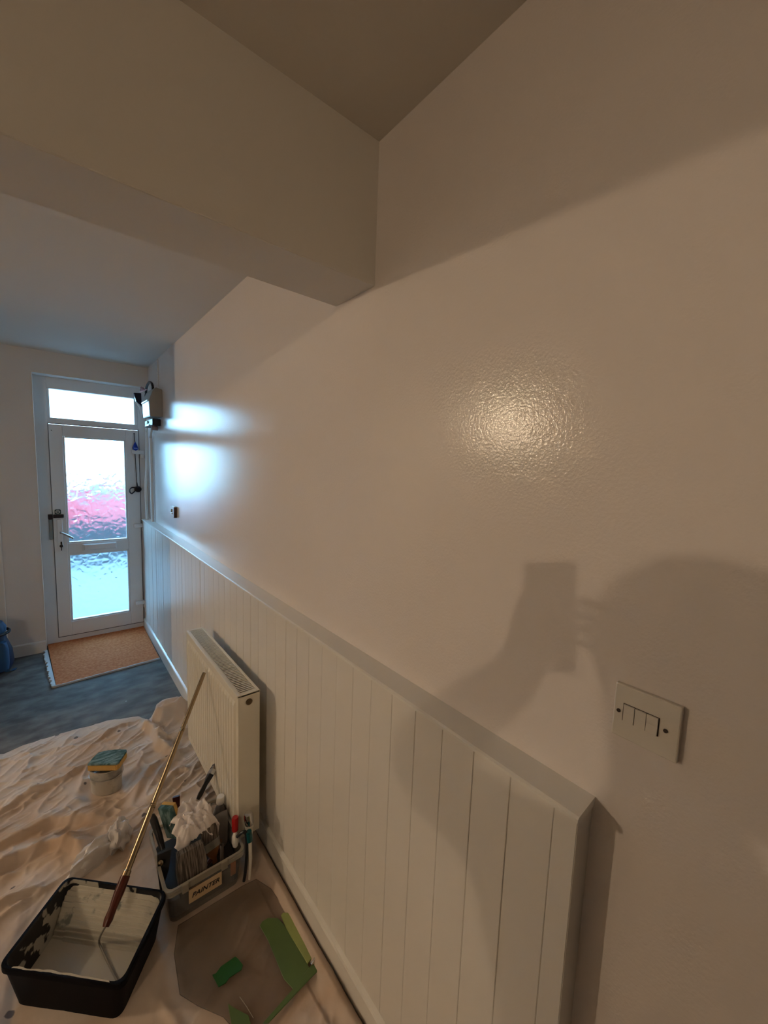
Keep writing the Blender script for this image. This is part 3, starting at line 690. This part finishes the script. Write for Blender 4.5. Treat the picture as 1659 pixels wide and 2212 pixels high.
def sponge(name, pts, z0, zm, z1, label, M=None, cat='sponge'):
    t = thing(name, (sum(p[0] for p in pts)/len(pts), sum(p[1] for p in pts)/len(pts), z0), label, cat)
    bm = bm_new(); prism(bm, pts, z0, zm); bmesh.ops.bevel(bm, geom=bm.edges[:], offset=.003, segments=2, affect='EDGES'); obj('foam', bm, M_sponge, t, True)
    bm = bm_new(); prism(bm, pts, zm-.0005, z1); bmesh.ops.bevel(bm, geom=bm.edges[:], offset=.0015, segments=1, affect='EDGES'); obj('scouring_pad', bm, M_scour, t)
    return t
sponge('scouring_sponge', [(.078, 2.213), (.184, 2.138), (.195, 2.141), (.236, 2.208), (.236, 2.220), (.212, 2.240), (.187, 2.254), (.151, 2.272), (.125, 2.276), (.105, 2.252)], .127, .156, .165, 'yellow sponge with a worn green scouring top lying on the tub')

# ------------------------------------------------------------------ paint tray
def tray():
    zr = .148
    BL, BR, FR, FL = Vector((-.013, 1.642)), Vector((.252, 1.374)), Vector((.098, 1.172)), Vector((-.176, 1.440))
    ctr = (BL+BR+FR+FL)/4
    t = thing('paint_tray', (ctr.x, ctr.y, .006), 'deep black paint tray holding off-white paint, corner splashed', 'paint tray')
    def loop(s, z, rad=.03, cut=6):
        cs = [ctr+(p-ctr)*s for p in (BL, BR, FR, FL)]; out = []
        for i in range(4):
            p = cs[i]; a = (cs[i-1]-p).normalized(); b = (cs[(i+1) % 4]-p).normalized()
            p0, p2 = p+a*rad, p+b*rad
            for k in range(cut+1):
                u = k/cut; q = p0*(1-u)**2+p*2*u*(1-u)+p2*u*u; out.append((q.x, q.y, z))
        return out
    bm = bm_new()
    def sk(l, f): return [(x, y_, z) for x, y_, z in l]
    loft(bm, [loop(.86, .006), loop(.86, .010), loop(.965, zr-.020), loop(1.0, zr-.018), loop(1.0, zr-.002), loop(.99, zr), loop(.945, zr)], caps=False)
    bmesh.ops.contextual_create(bm, geom=[e for e in bm.edges if e.is_boundary and e.verts[0].co.z < .007 and e.verts[1].co.z < .007])
    obj('tray_shell', bm, M_traydark, t, True)
    bm = bm_new(); loft(bm, [loop(.946, zr), loop(.936, zr-.006), loop(.89, .045), loop(.84, .014)], caps=False)
    bmesh.ops.contextual_create(bm, geom=[e for e in bm.edges if e.is_boundary and e.verts[0].co.z < .016 and e.verts[1].co.z < .016])
    obj('tray_lining', bm, M_tray, t, True)
    # ramp with ribs rising to the back edge, smeared with paint
    e1 = (BR-BL); e2 = (FL-BL)
    def P2(u, v, s=.84): 
        c = BL+e1*u+(e2*(1-u)+(FR-BR)*u)*v; q = ctr+(c-ctr)*s; return q
    def prof(v): 
        base = .130-.106*min(v/.42, 1)
        return base + (.0022*math.sin(v*2*math.pi*26) if v < .36 else 0)
    bm = bm_new(); NU, NV = 40, 130; grid = []
    for i in range(NU+1):
        row = []
        for j in range(NV+1):
            u = i/NU; v = j/NV*.50; z = prof(v); s = .845+.095*min(1, (z-.01)/.12)
            cu = .0
            q = P2(u, v, 1); q = ctr+(q-ctr)*s
            zz = z - (0 if .12 < u < .9 else .004)
            row.append(bm.verts.new((q.x, q.y, zz)))
        grid.append(row)
    for i in range(NU):
        for j in range(NV): bm.faces.new((grid[i][j], grid[i+1][j], grid[i+1][j+1], grid[i][j+1]))
    obj('ribbed_ramp', bm, M_ramp, t, True)
    bm = bm_new(); q = [loop(.880, .034, .03)]
    vs = [bm.verts.new(p) for p in q[0]]; bm.faces.new(vs); 
    obj('paint', bm, M_paint, t)
    # run of paint over the front rim
    bm = bm_new(); pts = []
    for k in range(21):
        u = k/20; p = FL+(FR-FL)*(.10+.80*u); n_ = (ctr-p).normalized(); wd = .010*(.7+.5*noise.noise(Vector((u*9, 0, 0))))
        o_ = .003
        pts.append((p-n_*(-.000)+n_*o_, p+n_*(o_+wd)))
    for (a, b), (c, d) in zip(pts, pts[1:]):
        v1 = [bm.verts.new((q.x, q.y, z)) for q, z in ((a, zr-.001), (b, zr+.0015), (d, zr+.0015), (c, zr-.001))]
        bm.faces.new(v1); v2 = [bm.verts.new((q.x, q.y, z)) for q, z in ((b, zr+.0015), (b+(ctr-b).normalized()*.012, zr-.02), (d+(ctr-d).normalized()*.012, zr-.02), (d, zr+.0015))]; bm.faces.new(v2)
    bmesh.ops.remove_doubles(bm, verts=bm.verts, dist=.0001)
    obj('paint_on_rim', bm, M_paint, t, True)
M_ramp = two_tone('paint_coated_ramp', (0.50, 0.47, 0.40), (0.20, 0.21, 0.19), 22, 0.60, 0.68, 0.35)
tray()

# ------------------------------------------------------------------ roller on extension pole
PB = Vector((.076, 1.378, .143)); PT = Vector((.497, 1.820, .657)); PD = (PT-PB).normalized(); PL = (PT-PB).length
t = thing('roller_pole', PB, 'brassy telescopic pole with dark red handle, leaning from paint tray to radiator', 'roller')
def at(d): return PB+PD*d
bm = bm_new(); tube(bm, [at(s*PL) for s in (0, .02, .05, .10, .135, .15)], [.0095, .0135, .0120, .0155, .0150, .0145], 14); obj('handle', bm, M_maroon, t, True)
hs = .15*PL
bm = bm_new(); tube(bm, [at(hs), at(hs+.012), at(hs+.014), at(.80*PL*.5)], [.0125, .0125, .0100, .0100], 16); obj('lower_tube', bm, M_brass, t, True)
bm = bm_new(); tube(bm, [at(.80*PL*.5), at(.72*PL)], .0088, 16); obj('middle_tube', bm, M_brass, t, True)
for s0, r0 in ((.392, .0098), (.710, .0090)):
    bm = bm_new(); lathe(bm, [(r0, -.009), (r0+.0014, -.007), (r0, -.005), (r0+.0014, -.002), (r0, 0), (r0+.0014, .003), (r0, .006)], at(s0*PL), PD, 16)
    obj('collar', bm, M_brass, t, True)
bm = bm_new(); tube(bm, [at(.72*PL), at(.96*PL), at(PL)], [.0082, .0082, .0075], 16); obj('upper_tube', bm, M_brass, t, True)
bm = bm_new(); lathe(bm, [(.0072, 0), (.0072, .001)], at(PL), PD, 16); obj('tube_mouth', bm, M_blackmat, t)
bm = bm_new(); tube(bm, smooth_path([tuple(at(.004)), (.064, 1.405, .095), (.060, 1.425, .052), (.066, 1.405, .040), (.082, 1.335, .037), (.096, 1.280, .036)]), .0032, 8); obj('wire_frame', bm, mat('painted_wire', (.22, .20, .17), .35), t, True)

# ------------------------------------------------------------------ tool tub (clear plastic)
TX0, TX1, TY0, TY1, TZ = .240, .512, 1.358, 1.670, .152
t = thing('tool_tub', ((TX0+TX1)/2, (TY0+TY1)/2, .006), 'clear plastic storage tub with a handwritten label, full of decorating tools', 'storage tub')
bm = bm_new()
def rr(x0, x1, y0, y1, z, r=.022):
    out = []
    for cx_, cy_, a0 in ((x1-r, y1-r, 0), (x0+r, y1-r, 90), (x0+r, y0+r, 180), (x1-r, y0+r, 270)):
        for k in range(5): a = R(a0+k*22.5); out.append((cx_+r*math.cos(a), cy_+r*math.sin(a), z))
    return out
ins = .018
loft(bm, [rr(TX0+ins, TX1-ins, TY0+ins, TY1-ins, .009), rr(TX0+ins, TX1-ins, TY0+ins, TY1-ins, .011), rr(TX0+.006, TX1-.006, TY0+.006, TY1-.006, TZ-.012)], caps=False)
bm.faces.new([v for v in bm.verts if v.co.z < .0095])
obj('tub_wall', bm, M_clear, t, True)
bm = bm_new(); loft(bm, [rr(TX0+.006, TX1-.006, TY0+.006, TY1-.006, TZ-.026), rr(TX0, TX1, TY0, TY1, TZ-.024), rr(TX0, TX1, TY0, TY1, TZ), rr(TX0+.008, TX1-.008, TY0+.008, TY1-.008, TZ)], caps=False); obj('rim', bm, M_clear2, t, True)
for xa in (TX0+.05, TX1-.09):
    bm = bm_new(); box(bm, xa, xa+.022, TY0-.006, TY0+.004, TZ-.030, TZ+.003, .003, 2); obj('clip_lug', bm, M_clear2, t)
for xa, xb_ in ((TX0+.012, TX0+.046), (TX1-.062, TX1-.012)):
    bm = bm_new(); box(bm, xa, xb_, TY0-.003, TY0+.002, TZ-.018, TZ-.013, .001); box(bm, xa, xb_, TY0-.003, TY0+.002, TZ-.008, TZ-.004, .001); obj('moulded_rib', bm, M_clear2, t)
lb = bm_new(); box(lb, TX0+.073, TX0+.185, TY0+.0045, TY0+.0065, .060, .112, .0005)
MX = Matrix.Translation((0, 0, 0))
lab = obj('label', lb, M_paper, t, label='cream label with black handwriting')
fc = bpy.data.curves.new('lettering', 'FONT'); fc.body = 'PAINTER'; fc.size = .024; fc.extrude = .0004; fc.align_x = 'CENTER'; fc.align_y = 'CENTER'; fc.shear = .3; fc.offset = .0004
ft = bpy.data.objects.new('lettering', fc); COL.objects.link(ft)
dg = bpy.context.evaluated_depsgraph_get(); fm = bpy.data.meshes.new_from_object(ft.evaluated_get(dg)); fm.name = 'lettering'
bpy.data.objects.remove(ft); bpy.data.curves.remove(fc)
fm.transform(Matrix.Translation((TX0+.129, TY0+.0040, .086)) @ Matrix.Rotation(R(90), 4, 'X')); fm.materials.clear(); fm.materials.append(M_blackmat)
fo = bpy.data.objects.new('lettering', fm); COL.objects.link(fo); fo.parent = lab
fo.matrix_parent_inverse = Matrix()

# tools in the tub, each a thing of its own
def brush(name, c, d, w, th, bl, hl, m_b, m_h, label, side=None, ferr=.03):
    """brush: bristles from c along d, then ferrule and handle"""
    d = Vector(d).normalized(); side = Vector(side or (1, 0, 0)); side = (side-d*side.dot(d)).normalized(); nn = d.cross(side); c = Vector(c)
    t = thing(name, c, label, 'paint brush')
    def lp(s, ww, tt): 
        p = c+d*s; return [p+side*a*ww/2+nn*b*tt/2 for a, b in ((-1, -.6), (-.8, -1), (.8, -1), (1, -.6), (1, .6), (.8, 1), (-.8, 1), (-1, .6))]
    bm = bm_new(); loft(bm, [lp(0, w*.9, th*.4), lp(bl*.3, w, th*.9), lp(bl, w*.96, th)]); obj('bristles', bm, m_b, t, True)
    bm = bm_new(); loft(bm, [lp(bl, w, th*1.1), lp(bl+ferr, w, th*1.15)]); obj('ferrule', bm, M_steel, t)
    bm = bm_new(); loft(bm, [lp(bl+ferr, w*.9, th*1.0), lp(bl+ferr+hl*.15, w*.7, th), lp(bl+ferr+hl*.4, w*.28, th*.8), lp(bl+ferr+hl*.8, w*.36, th*.9), lp(bl+ferr+hl, w*.24, th*.6)]); obj('handle', bm, m_h, t, True)
    return t
# broad block brush with flat bristle head, facing the camera
t = thing('wallpaper_brush', (.33, 1.43, .20), 'wide worn grey-brown block brush standing in the tub front', 'brush')
bm = bm_new(); L = []
for (x0, x1, y_, z, th) in ((.288, .382, 1.400, .115, .022), (.286, .386, 1.413, .150, .026), (.292, .380, 1.436, .205, .022)):
    L.append([(x0, y_-th/2, z), (x1, y_-th/2, z), (x1, y_+th/2, z), (x0, y_+th/2, z)])
loft(bm, L); obj('bristle_head', bm, M_bristle, t)
bm = bm_new(); box(bm, .290, .382, 1.375, 1.408, .080, .113, .005, 2); obj('wooden_stock', bm, M_blackmat, t, True)
bm = bm_new(); box(bm, .318, .352, 1.370, 1.3755, .085, .108, .001); obj('stock_label', bm, M_wood, t)
brush('paint_brush', (.410, 1.470, .215), (.10, -.22, -1), .060, .018, .05, .10, M_bristle, M_wood, 'brown wooden paint brush behind the block brush', (1, .1, 0))
t = thing('brush_grip', (.245, 1.62, .13), 'thick black rubber handle sticking out of the tub left corner', 'handle')
bm = bm_new(); tube(bm, [(.268, 1.545, .150), (.262, 1.580, .185), (.253, 1.625, .220), (.249, 1.640, .231)], [.010, .012, .0135, .010], 14); obj('grip', bm, M_black, t, True)
bm = bm_new(); tube(bm, [(.272, 1.525, .12), (.268, 1.545, .150)], .007, 10); obj('shaft', bm, M_blackmat, t, True)
t = thing('trowel', (.262, 1.485, .13), 'black steel trowel with a bright bolt in the left tub corner', 'trowel')
bm = bm_new(); lathe(bm, [(.006, 0), (.009, .003), (.009, .010), (.004, .013)], (.250, 1.480, .165), (-.3, -.8, .5), 12); obj('bolt', bm, M_brass, t, True)
bm = bm_new(); loft(bm, [[(.243, 1.470, .062), (.249, 1.468, .060), (.250, 1.472, .060), (.244, 1.474, .062)], [(.238, 1.478, .13), (.272, 1.468, .13), (.274, 1.476, .13), (.240, 1.486, .13)], [(.240, 1.49, .19), (.285, 1.48, .195), (.287, 1.49, .195), (.242, 1.50, .19)]]); obj('blade', bm, M_blackmat, t)
# upright scourer sponge
def slab(name, c, sx, sy, sz, rot, mats, label, cat):
    t = thing(name, c, label, cat)
    Mx = Matrix.Translation(c) @ Matrix.Rotation(rot[2], 4, 'Z') @ Matrix.Rotation(rot[0], 4, 'X') @ Matrix.Rotation(rot[1], 4, 'Y')
    for nm, x0, x1, m in mats:
        bm = bm_new(); box(bm, x0*sx, x1*sx, -sy/2, sy/2, -sz/2, sz/2, .003, 2, Mx); obj(nm, bm, m, t, True)
    return t
slab('sanding_sponge', (.309, 1.600, .205), .032, .060, .135, (R(-12), R(-6), R(35)), (('scouring_pad', -.5, .10, M_scour), ('foam', .10, .55, M_sponge)), 'green and yellow scouring sponge standing upright in the tub', 'sponge')
t = thing('scraper', (.345, 1.66, .2), 'dark maroon flat scraper handle poking up behind the rag', 'scraper')
bm = bm_new(); loft(bm, [[(.334, 1.655, .16), (.350, 1.650, .16), (.352, 1.657, .16), (.336, 1.662, .16)], [(.328, 1.668, .240), (.354, 1.660, .243), (.356, 1.668, .243), (.330, 1.676, .240)]]); obj('handle', bm, mat('maroon', (.05, .006, .01), .4), t)
bm = bm_new(); box(bm, .334, .352, 1.654, 1.656, .08, .16); obj('blade', bm, M_steel, t)
# rag
def rag():
    N = 60; bm = bm_new(); g = []
    for i in range(N+1):
        row = []
        for j in range(N+1):
            u, v = i/N*2-1, j/N*2-1
            rr_ = math.hypot(u, v); ed = 1+.22*noise.noise(Vector((u*2.2, v*2.2, 5)))
            x = .374+u*.070*ed+.012*noise.noise(Vector((u*3, v*3, 1))); y_ = 1.535+v*.075*ed
            z = .236+.024*noise.noise(Vector((u*2, v*2, 2)))+.020*(1-abs(noise.noise(Vector((u*2.6+v, v*2.6, 8))))*2)+.004*(1-abs(noise.noise(Vector((u*5, v*6, 3))))*2) - .060*max(0, rr_-.75)**1.2*2 - .02*(1-v)*.5
            row.append(bm.verts.new((x, y_, z)))
        g.append(row)
    for i in range(N):
        for j in range(N): bm.faces.new((g[i][j], g[i+1][j], g[i+1][j+1], g[i][j+1]))
    o = obj('rag', bm, M_rag, None, True, sharp=60)
    md = o.modifiers.new('thickness', 'SOLIDIFY'); md.thickness = .0025
    tag(o, 'crumpled white rag heaped over the tools in the tub', 'rag')
rag()
brush('paint_brush', (.522, 1.735, .262), (-.72, -.55, -.50), .040, .020, .030, .095, M_bristle, M_black, 'black-handled brush leaning out of the tub towards the radiator', (.3, -.6, .7), .02)
t = thing('spray_bottle', (.476, 1.585, .10), 'pale bottle with round cream cap at the back of the tub', 'bottle')
bm = bm_new(); lathe(bm, [(.028, 0), (.030, .01), (.030, .135), (.016, .168), (.012, .182)], (.480, 1.578, .014), (.05, .02, 1), 24); obj('bottle_body', bm, M_tubegrey, t, True)
bm = bm_new(); lathe(bm, [(.0150, 0), (.0160, .003), (.0155, .026), (.0135, .029)], (.489, 1.581, .196), (.05, -.05, 1), 24); obj('cap', bm, M_white, t, True)
t = thing('sealant_tube', (.470, 1.51, .16), 'dull grey conical squeeze tube next to the white rag', 'tube')
bm = bm_new(); L = []
for s, w_, h_ in ((0, .028, .0015), (.05, .026, .012), (.11, .020, .019), (.125, .008, .008)):
    c = Vector((.470, 1.520, .205))+Vector((-.02, -.25, -.85)).normalized()*s
    L.append([c+Vector((w_*math.cos(a), .35*h_*math.sin(a)+.0, h_*.6*math.sin(a))) for a in [2*math.pi*i/20 for i in range(20)]])
loft(bm, L); obj('tube_body', bm, M_tubegrey, t, True)
t = thing('metal_pipe', (.45, 1.38, .12), 'thin grey tube with open round end at the tub front edge', 'tube')
bm = bm_new(); tube(bm, [(.437, 1.400, .03), (.437, 1.398, .185)], .0065, 14, False); tube(bm, [(.437, 1.398, .184), (.437, 1.398, .0300)], .0054, 14, False); obj('tube_wall', bm, mat('grey_tube', (.16, .14, .13), .35, .3), t, True)
bm = bm_new(); lathe(bm, [(.0055, 0), (.0055, .001)], (.437, 1.398, .172), (0, 0, 1), 14); obj('tube_hollow', bm, M_blackmat, t)
t = thing('filler_nozzle_tube', (.49, 1.43, .16), 'red and white plastic nozzle tube at the tub right corner', 'nozzle')
bm = bm_new(); L = []
for s, r1 in ((0, .0105), (.006, .0125), (.045, .0120), (.05, .008)): L.append([Vector((.500, 1.436, .232))+Vector((-.10, -.25, -1)).normalized()*s+Vector((r1*math.cos(a), r1*math.sin(a), 0)) for a in [2*math.pi*i/18 for i in range(18)]])
loft(bm, L); obj('red_cap', bm, M_red, t, True)
bm = bm_new(); lathe(bm, [(.004, 0), (.0125, .016), (.0135, .035), (.009, .052), (.004, .056)], (.494, 1.420, .188), (-.08, -.3, -1), 18); obj('nozzle', bm, M_white, t, True)
t = thing('paint_roller', (.52, 1.385, .1), 'teal and black roller frame hooked over the tub right corner', 'roller')
bm = bm_new(); tube(bm, [(.531, 1.378, .198), (.533, 1.372, .160)], .011, 14); obj('teal_grip', bm, M_teal, t, True)
bm = bm_new(); tube(bm, smooth_path([(.495, 1.402, .178), (.512, 1.390, .196), (.522, 1.380, .190), (.522, 1.372, .12), (.514, 1.366, .05), (.508, 1.366, .012)]), [.006]*31, 10); obj('black_arm', bm, M_black, t, True)
bm = bm_new(); tube(bm, [(.534, 1.372, .160), (.532, 1.362, .09), (.524, 1.352, .02)], [.007, .006, .004], 10); obj('cream_handle', bm, M_plastic, t, True)
# contents visible through the tub wall
t = thing('orange_scraper', (.478, 1.39, .08), 'orange plastic scraper seen through the tub side', 'scraper')
bm = bm_new(); box(bm, .462, .482, 1.382, 1.390, .050, .105, .003, 2); obj('orange_blade', bm, M_orange, t)
t = thing('paint_kettle', (.36, 1.49, .02), 'dark bucket sitting inside the clear tub beneath the brushes', 'bucket')
bm = bm_new(); loft(bm, [rr(.262, .490, 1.392, 1.64, .016, .02), rr(.258, .494, 1.390, 1.645, .085, .02)]); obj('bucket_body', bm, mat('very_dark_plastic', (.018, .017, .016), .5, var=.4, vscale=30), t)
random.seed(5)
names = (('putty_knife', 'knife'), ('screwdriver', 'screwdriver'), ('masking_roll', 'tape'))
t = thing('screwdriver', (.40, 1.44, .1), 'dark screwdriver lying across the tools at the tub front', 'screwdriver')
bm = bm_new(); tube(bm, [(.395, 1.435, .098), (.455, 1.470, .108)], .009, 8); obj('handle', bm, mat('dark_red', (.06, .01, .01), .4), t, True)
bm = bm_new(); tube(bm, [(.335, 1.400, .092), (.395, 1.435, .098)], .003, 8); obj('shaft', bm, M_steel, t, True)
t = thing('masking_roll', (.44, 1.50, .1), 'small brown roll of tape between the brushes in the tub', 'tape roll')
bm = bm_new(); lathe(bm, [(.022, 0), (.036, 0), (.036, .024), (.022, .024), (.022, 0)], (.430, 1.505, .100), (.1, -.5, 1), 24, False); obj('roll', bm, mat('brown_tape', (.12, .055, .02), .5), t, True)

# ------------------------------------------------------------------ clear lid with green tape on the floor
def lid():
    t = thing('packing_sheet', (.42, 1.16, .012), 'clear plastic packing sheet tinted with floor shade, with green bands, flat on the dust sheet', 'plastic sheet')
    out = [(.275, 1.350), (.495, 1.345), (.545, 1.338), (.575, 1.27), (.586, 1.155), (.594, .985), (.583, .950), (.413, .929), (.342, .955), (.320, 1.02), (.270, 1.090), (.235, 1.150), (.245, 1.270)]
    bm = bm_new(); prism(bm, out, .0175, .0190); obj('shaded_sheet', bm, M_shade_sheet, t)
    bm = bm_new(); N = len(out); tube(bm, [(x, y_, .019) for x, y_ in out+[out[0]]], .0010, 6); obj('welded_edge', bm, M_shade_sheet, t, True)
    def strip(pts, m, nm, z0=.0195, z1=.0225):
        bm = bm_new(); prism(bm, pts, z0, z1); bmesh.ops.bevel(bm, geom=bm.edges[:], offset=.001, segments=1, affect='EDGES'); return obj(nm, bm, m, t)
    strip([(.492, 1.176), (.504, 1.184), (.524, 1.182), (.551, 1.161), (.559, 1.13), (.569, .969), (.554, .952), (.505, .948), (.493, .991), (.497, 1.12)], M_green, 'green_band')
    strip([(.563, 1.159), (.572, 1.163), (.588, 1.15), (.592, 1.126), (.594, 1.009), (.598, .985), (.568, .979), (.560, 1.103)], M_green2, 'pale_green_flap', .0200, .0260)
    strip([(.569, .968), (.597, .969), (.583, .944), (.413, .926), (.400, .936), (.497, .950)], M_green, 'green_hem', .0200, .0240)
    strip([(.339, 1.041), (.351, 1.017), (.377, .978), (.374, .942), (.352, .93), (.330, .975)], M_green, 'green_corner', .0200, .0225)
    bm = bm_new(); tube(bm, smooth_path([(.575, .967, .028), (.589, .972, .031), (.602, .980, .029)]), .0030, 8); obj('shiny_rolled_edge', bm, M_chrome, t, True)
    bm = bm_new(); tube(bm, [(.372, 1.035, .0195), (.380, 1.00, .020), (.386, .965, .0195)], .0009, 6); obj('crease', bm, M_clear2, t, True)
M_shade_sheet = mat('shade_tinted_sheet', (0.10, 0.06, 0.035), 0.2, alpha=.26)  # clear film; its dark brown tint stands in for shade on the near floor
lid()
bm = bm_new(); prism(bm, [(.324, 1.137), (.334, 1.134), (.352, 1.142), (.396, 1.140), (.401, 1.128), (.407, 1.103), (.399, 1.095), (.362, 1.098), (.350, 1.092), (.330, 1.096)], .0195, .0225)
tag(obj('green_tape_piece', bm, M_dgreen), 'small dark green piece of tape lying on the clear packing sheet', 'tape')

# ------------------------------------------------------------------ lamps in the side room
def bulb(loc, label, watts):
    t = thing('ceiling_spotlight', (loc[0], loc[1], ZN if loc[1] < 1 else ZF), label, 'lamp')
    zc = (ZN if loc[1] < 1 else ZF)
    bm = bm_new(); lathe(bm, [(.045, 0), (.045, .012), (.02, .018), (.012, .02)], (loc[0], loc[1], zc-.001), (0, 0, -1), 24); obj('ceiling_rose', bm, M_white, t, True)
    bm = bm_new(); tube(bm, [(loc[0], loc[1], zc-.018), (loc[0], loc[1], loc[2]+.045)], .012, 12); obj('lamp_holder', bm, M_white, t, True)
    bm = bm_new(); bmesh.ops.create_icosphere(bm, subdivisions=3, radius=.032, matrix=Matrix.Translation(loc))
    m = mat('lit_bulb', (1, 1, 1), .5, emis=WARM, estr=watts/(4*math.pi*.032**2*math.pi))
    obj('bulb', bm, m, t, True)
bulb((-3.0, 2.88, 2.20), 'bare warm bulb on the side room ceiling towards the front', LAMP_A)
bulb((-3.0, -1.50, 2.33), 'bare warm bulb on the side room ceiling behind the photographer', LAMP_B)

# ------------------------------------------------------------------ the photographer (stands behind the camera; his shadow falls on the wall)
def person():
    V = {}; E = []; Rr = {}
    F3 = Vector((.641, .767, 0)).normalized(); S3 = Vector((.767, -.641, 0)).normalized()   # forward, his right
    def pt(f, s, z): p = F3*f+S3*s; return (p.x, p.y, z)
    B = -.50; SO = -.06
    pts = [('pel', pt(B, SO, .92), .15), ('wai', pt(B, SO, 1.05), .155), ('che', pt(B+.01, SO, 1.25), .165), ('nkb', pt(B+.0, SO, 1.405), .080), ('nk', pt(B+.02, SO, 1.46), .055),
           ('hd1', pt(B+.035, SO, 1.53), .068), ('hd2', pt(B+.035, SO, 1.60), .084), ('hd3', pt(B+.02, SO, 1.655), .074)]
    for s, n in ((-1, 'l'), (1, 'r')):
        pts += [('sh'+n, pt(B, .20*s+SO, 1.36), .080), ('el'+n, pt(-.32, (-.36 if s < 0 else .20), 1.33 if s < 0 else 1.41), .070), ('wr'+n, pt(-.100, .080*s, 1.462), .040 if s < 0 else .050), ('pa'+n, pt(-.050, .055*s, 1.50), .027),
                ('hi'+n, pt(B, .09*s+SO, .86), .11), ('kn'+n, pt(B+.02, .11*s+SO, .48), .070), ('an'+n, pt(B-.01, .12*s+SO, .09), .045), ('to'+n, pt(B+.14, .14*s+SO, .045), .036)]
    ed = [('pel', 'wai'), ('wai', 'che'), ('che', 'nkb'), ('nkb', 'nk'), ('nk', 'hd1'), ('hd1', 'hd2'), ('hd2', 'hd3')]
    for n in 'lr': ed += [('che', 'sh'+n), ('sh'+n, 'el'+n), ('el'+n, 'wr'+n), ('wr'+n, 'pa'+n), ('pel', 'hi'+n), ('hi'+n, 'kn'+n), ('kn'+n, 'an'+n), ('an'+n, 'to'+n)]
    # fingers curl round the phone edges, thumbs in front of the body side
    for s, n in ((-1, 'l'), (1, 'r')):
        for k in range(4):
            z = 1.555-.020*k; a = 'f%s%d' % (n, k)
            pts += [(a+'a', pt(-.030, .060*s, z), .0085), (a+'b', pt(-.020, .046*s, z+.003), .0080), (a+'c', pt(-.0185, .030*s, z+.005), .0070)]
            ed += [('pa'+n, a+'a'), (a+'a', a+'b'), (a+'b', a+'c')]
        pts += [('t%sa' % n, pt(-.050, .046*s, 1.535), .0095), ('t%sb' % n, pt(-.043, .030*s, 1.55), .0085)]; ed += [('pa'+n, 't%sa' % n), ('t%sa' % n, 't%sb' % n)]
    ix = {p[0]: i for i, p in enumerate(pts)}
    me = bpy.data.meshes.new('person'); me.from_pydata([p[1] for p in pts], [(ix[a], ix[b]) for a, b in ed], [])
    o = bpy.data.objects.new('person', me); COL.objects.link(o)
    o.modifiers.new('skin', 'SKIN'); sd = o.modifiers.new('sub', 'SUBSURF'); sd.levels = 2; sd.render_levels = 2
    sk = me.skin_vertices[0].data
    for i, p in enumerate(pts):
        r_ = p[2]; sk[i].radius = (r_, r_)
        if p[0] in ('che', 'wai'): sk[i].radius = (r_*1.15, r_*.85)
    sk[ix['pel']].use_root = True
    me.materials.append(M_person)
    tag(o, 'person in dark clothes standing behind the camera, holding a phone up', 'person')
    bm = bm_new(); bmesh.ops.create_icosphere(bm, subdivisions=4, radius=1)
    c = Vector(pt(B+.012, SO, 1.635))
    for v in bm.verts:
        p = v.co; q = F3*p.y*.100+S3*p.x*.094+Vector((0, 0, p.z*.098))*(1 if p.z > 0 else 1.2)
        if p.y > .2 and p.z < .35: q *= .80
        v.co = c+q*(1+.03*noise.noise(p*5))
    obj('hair', bm, mat('dark_brown_hair', (.03, .018, .01), .7, bump=.5, bscale=90), o, True)
    for s in (-1, 1):
        bm = bm_new(); bmesh.ops.create_icosphere(bm, subdivisions=2, radius=.011, matrix=Matrix.Translation(pt(B+.035+.070, .031*s+SO, 1.592))); obj('eye', bm, M_white, o, True)
    bm = bm_new(); L = []
    for z, w_, d in ((1.60, .007, .080), (1.575, .011, .096), (1.560, .014, .098), (1.552, .008, .082)): L.append([pt(B+.035+.05, -w_+SO, z), pt(B+.035+d, -w_*.4+SO, z), pt(B+.035+d, w_*.4+SO, z), pt(B+.035+.05, w_+SO, z)])
    loft(bm, L); obj('nose', bm, M_skin, o, True)
    # phone
    t = thing('phone', pt(-.012, 0, 1.54), 'black phone held upright right behind the camera position', 'phone')
    bm = bm_new(); box(bm, -.050, .028, -.0045, .0045, -.150, .013, .003, 2)
    Mx = Matrix(((CR.x, CF.x, CU.x, -CF.x*.009), (CR.y, CF.y, CU.y, -CF.y*.009), (CR.z, CF.z, CU.z, 1.6-CF.z*.009), (0, 0, 0, 1)))
    bmesh.ops.transform(bm, matrix=Mx, verts=bm.verts); obj('body', bm, M_black, t)
M_skin = mat('skin', (.45, .26, .18), .5)
def person_mat():
    m = mat('dark_clothes_and_skin', (.03, .03, .035), .8); nt = m.node_tree; b = nt.nodes['Principled BSDF']
    tc = nt.nodes.new('ShaderNodeTexCoord'); sp = nt.nodes.new('ShaderNodeSeparateXYZ'); g = nt.nodes.new('ShaderNodeMath'); g.operation = 'GREATER_THAN'; g.inputs[1].default_value = 1.455
    mx = nt.nodes.new('ShaderNodeMix'); mx.data_type = 'RGBA'; mx.inputs[6].default_value = (.03, .03, .035, 1); mx.inputs[7].default_value = (.45, .26, .18, 1)
    nt.links.new(tc.outputs['Object'], sp.inputs[0]); nt.links.new(sp.outputs['Z'], g.inputs[0]); nt.links.new(g.outputs[0], mx.inputs[0]); nt.links.new(mx.outputs[2], b.inputs['Base Color'])
    return m
M_person = person_mat()
person()
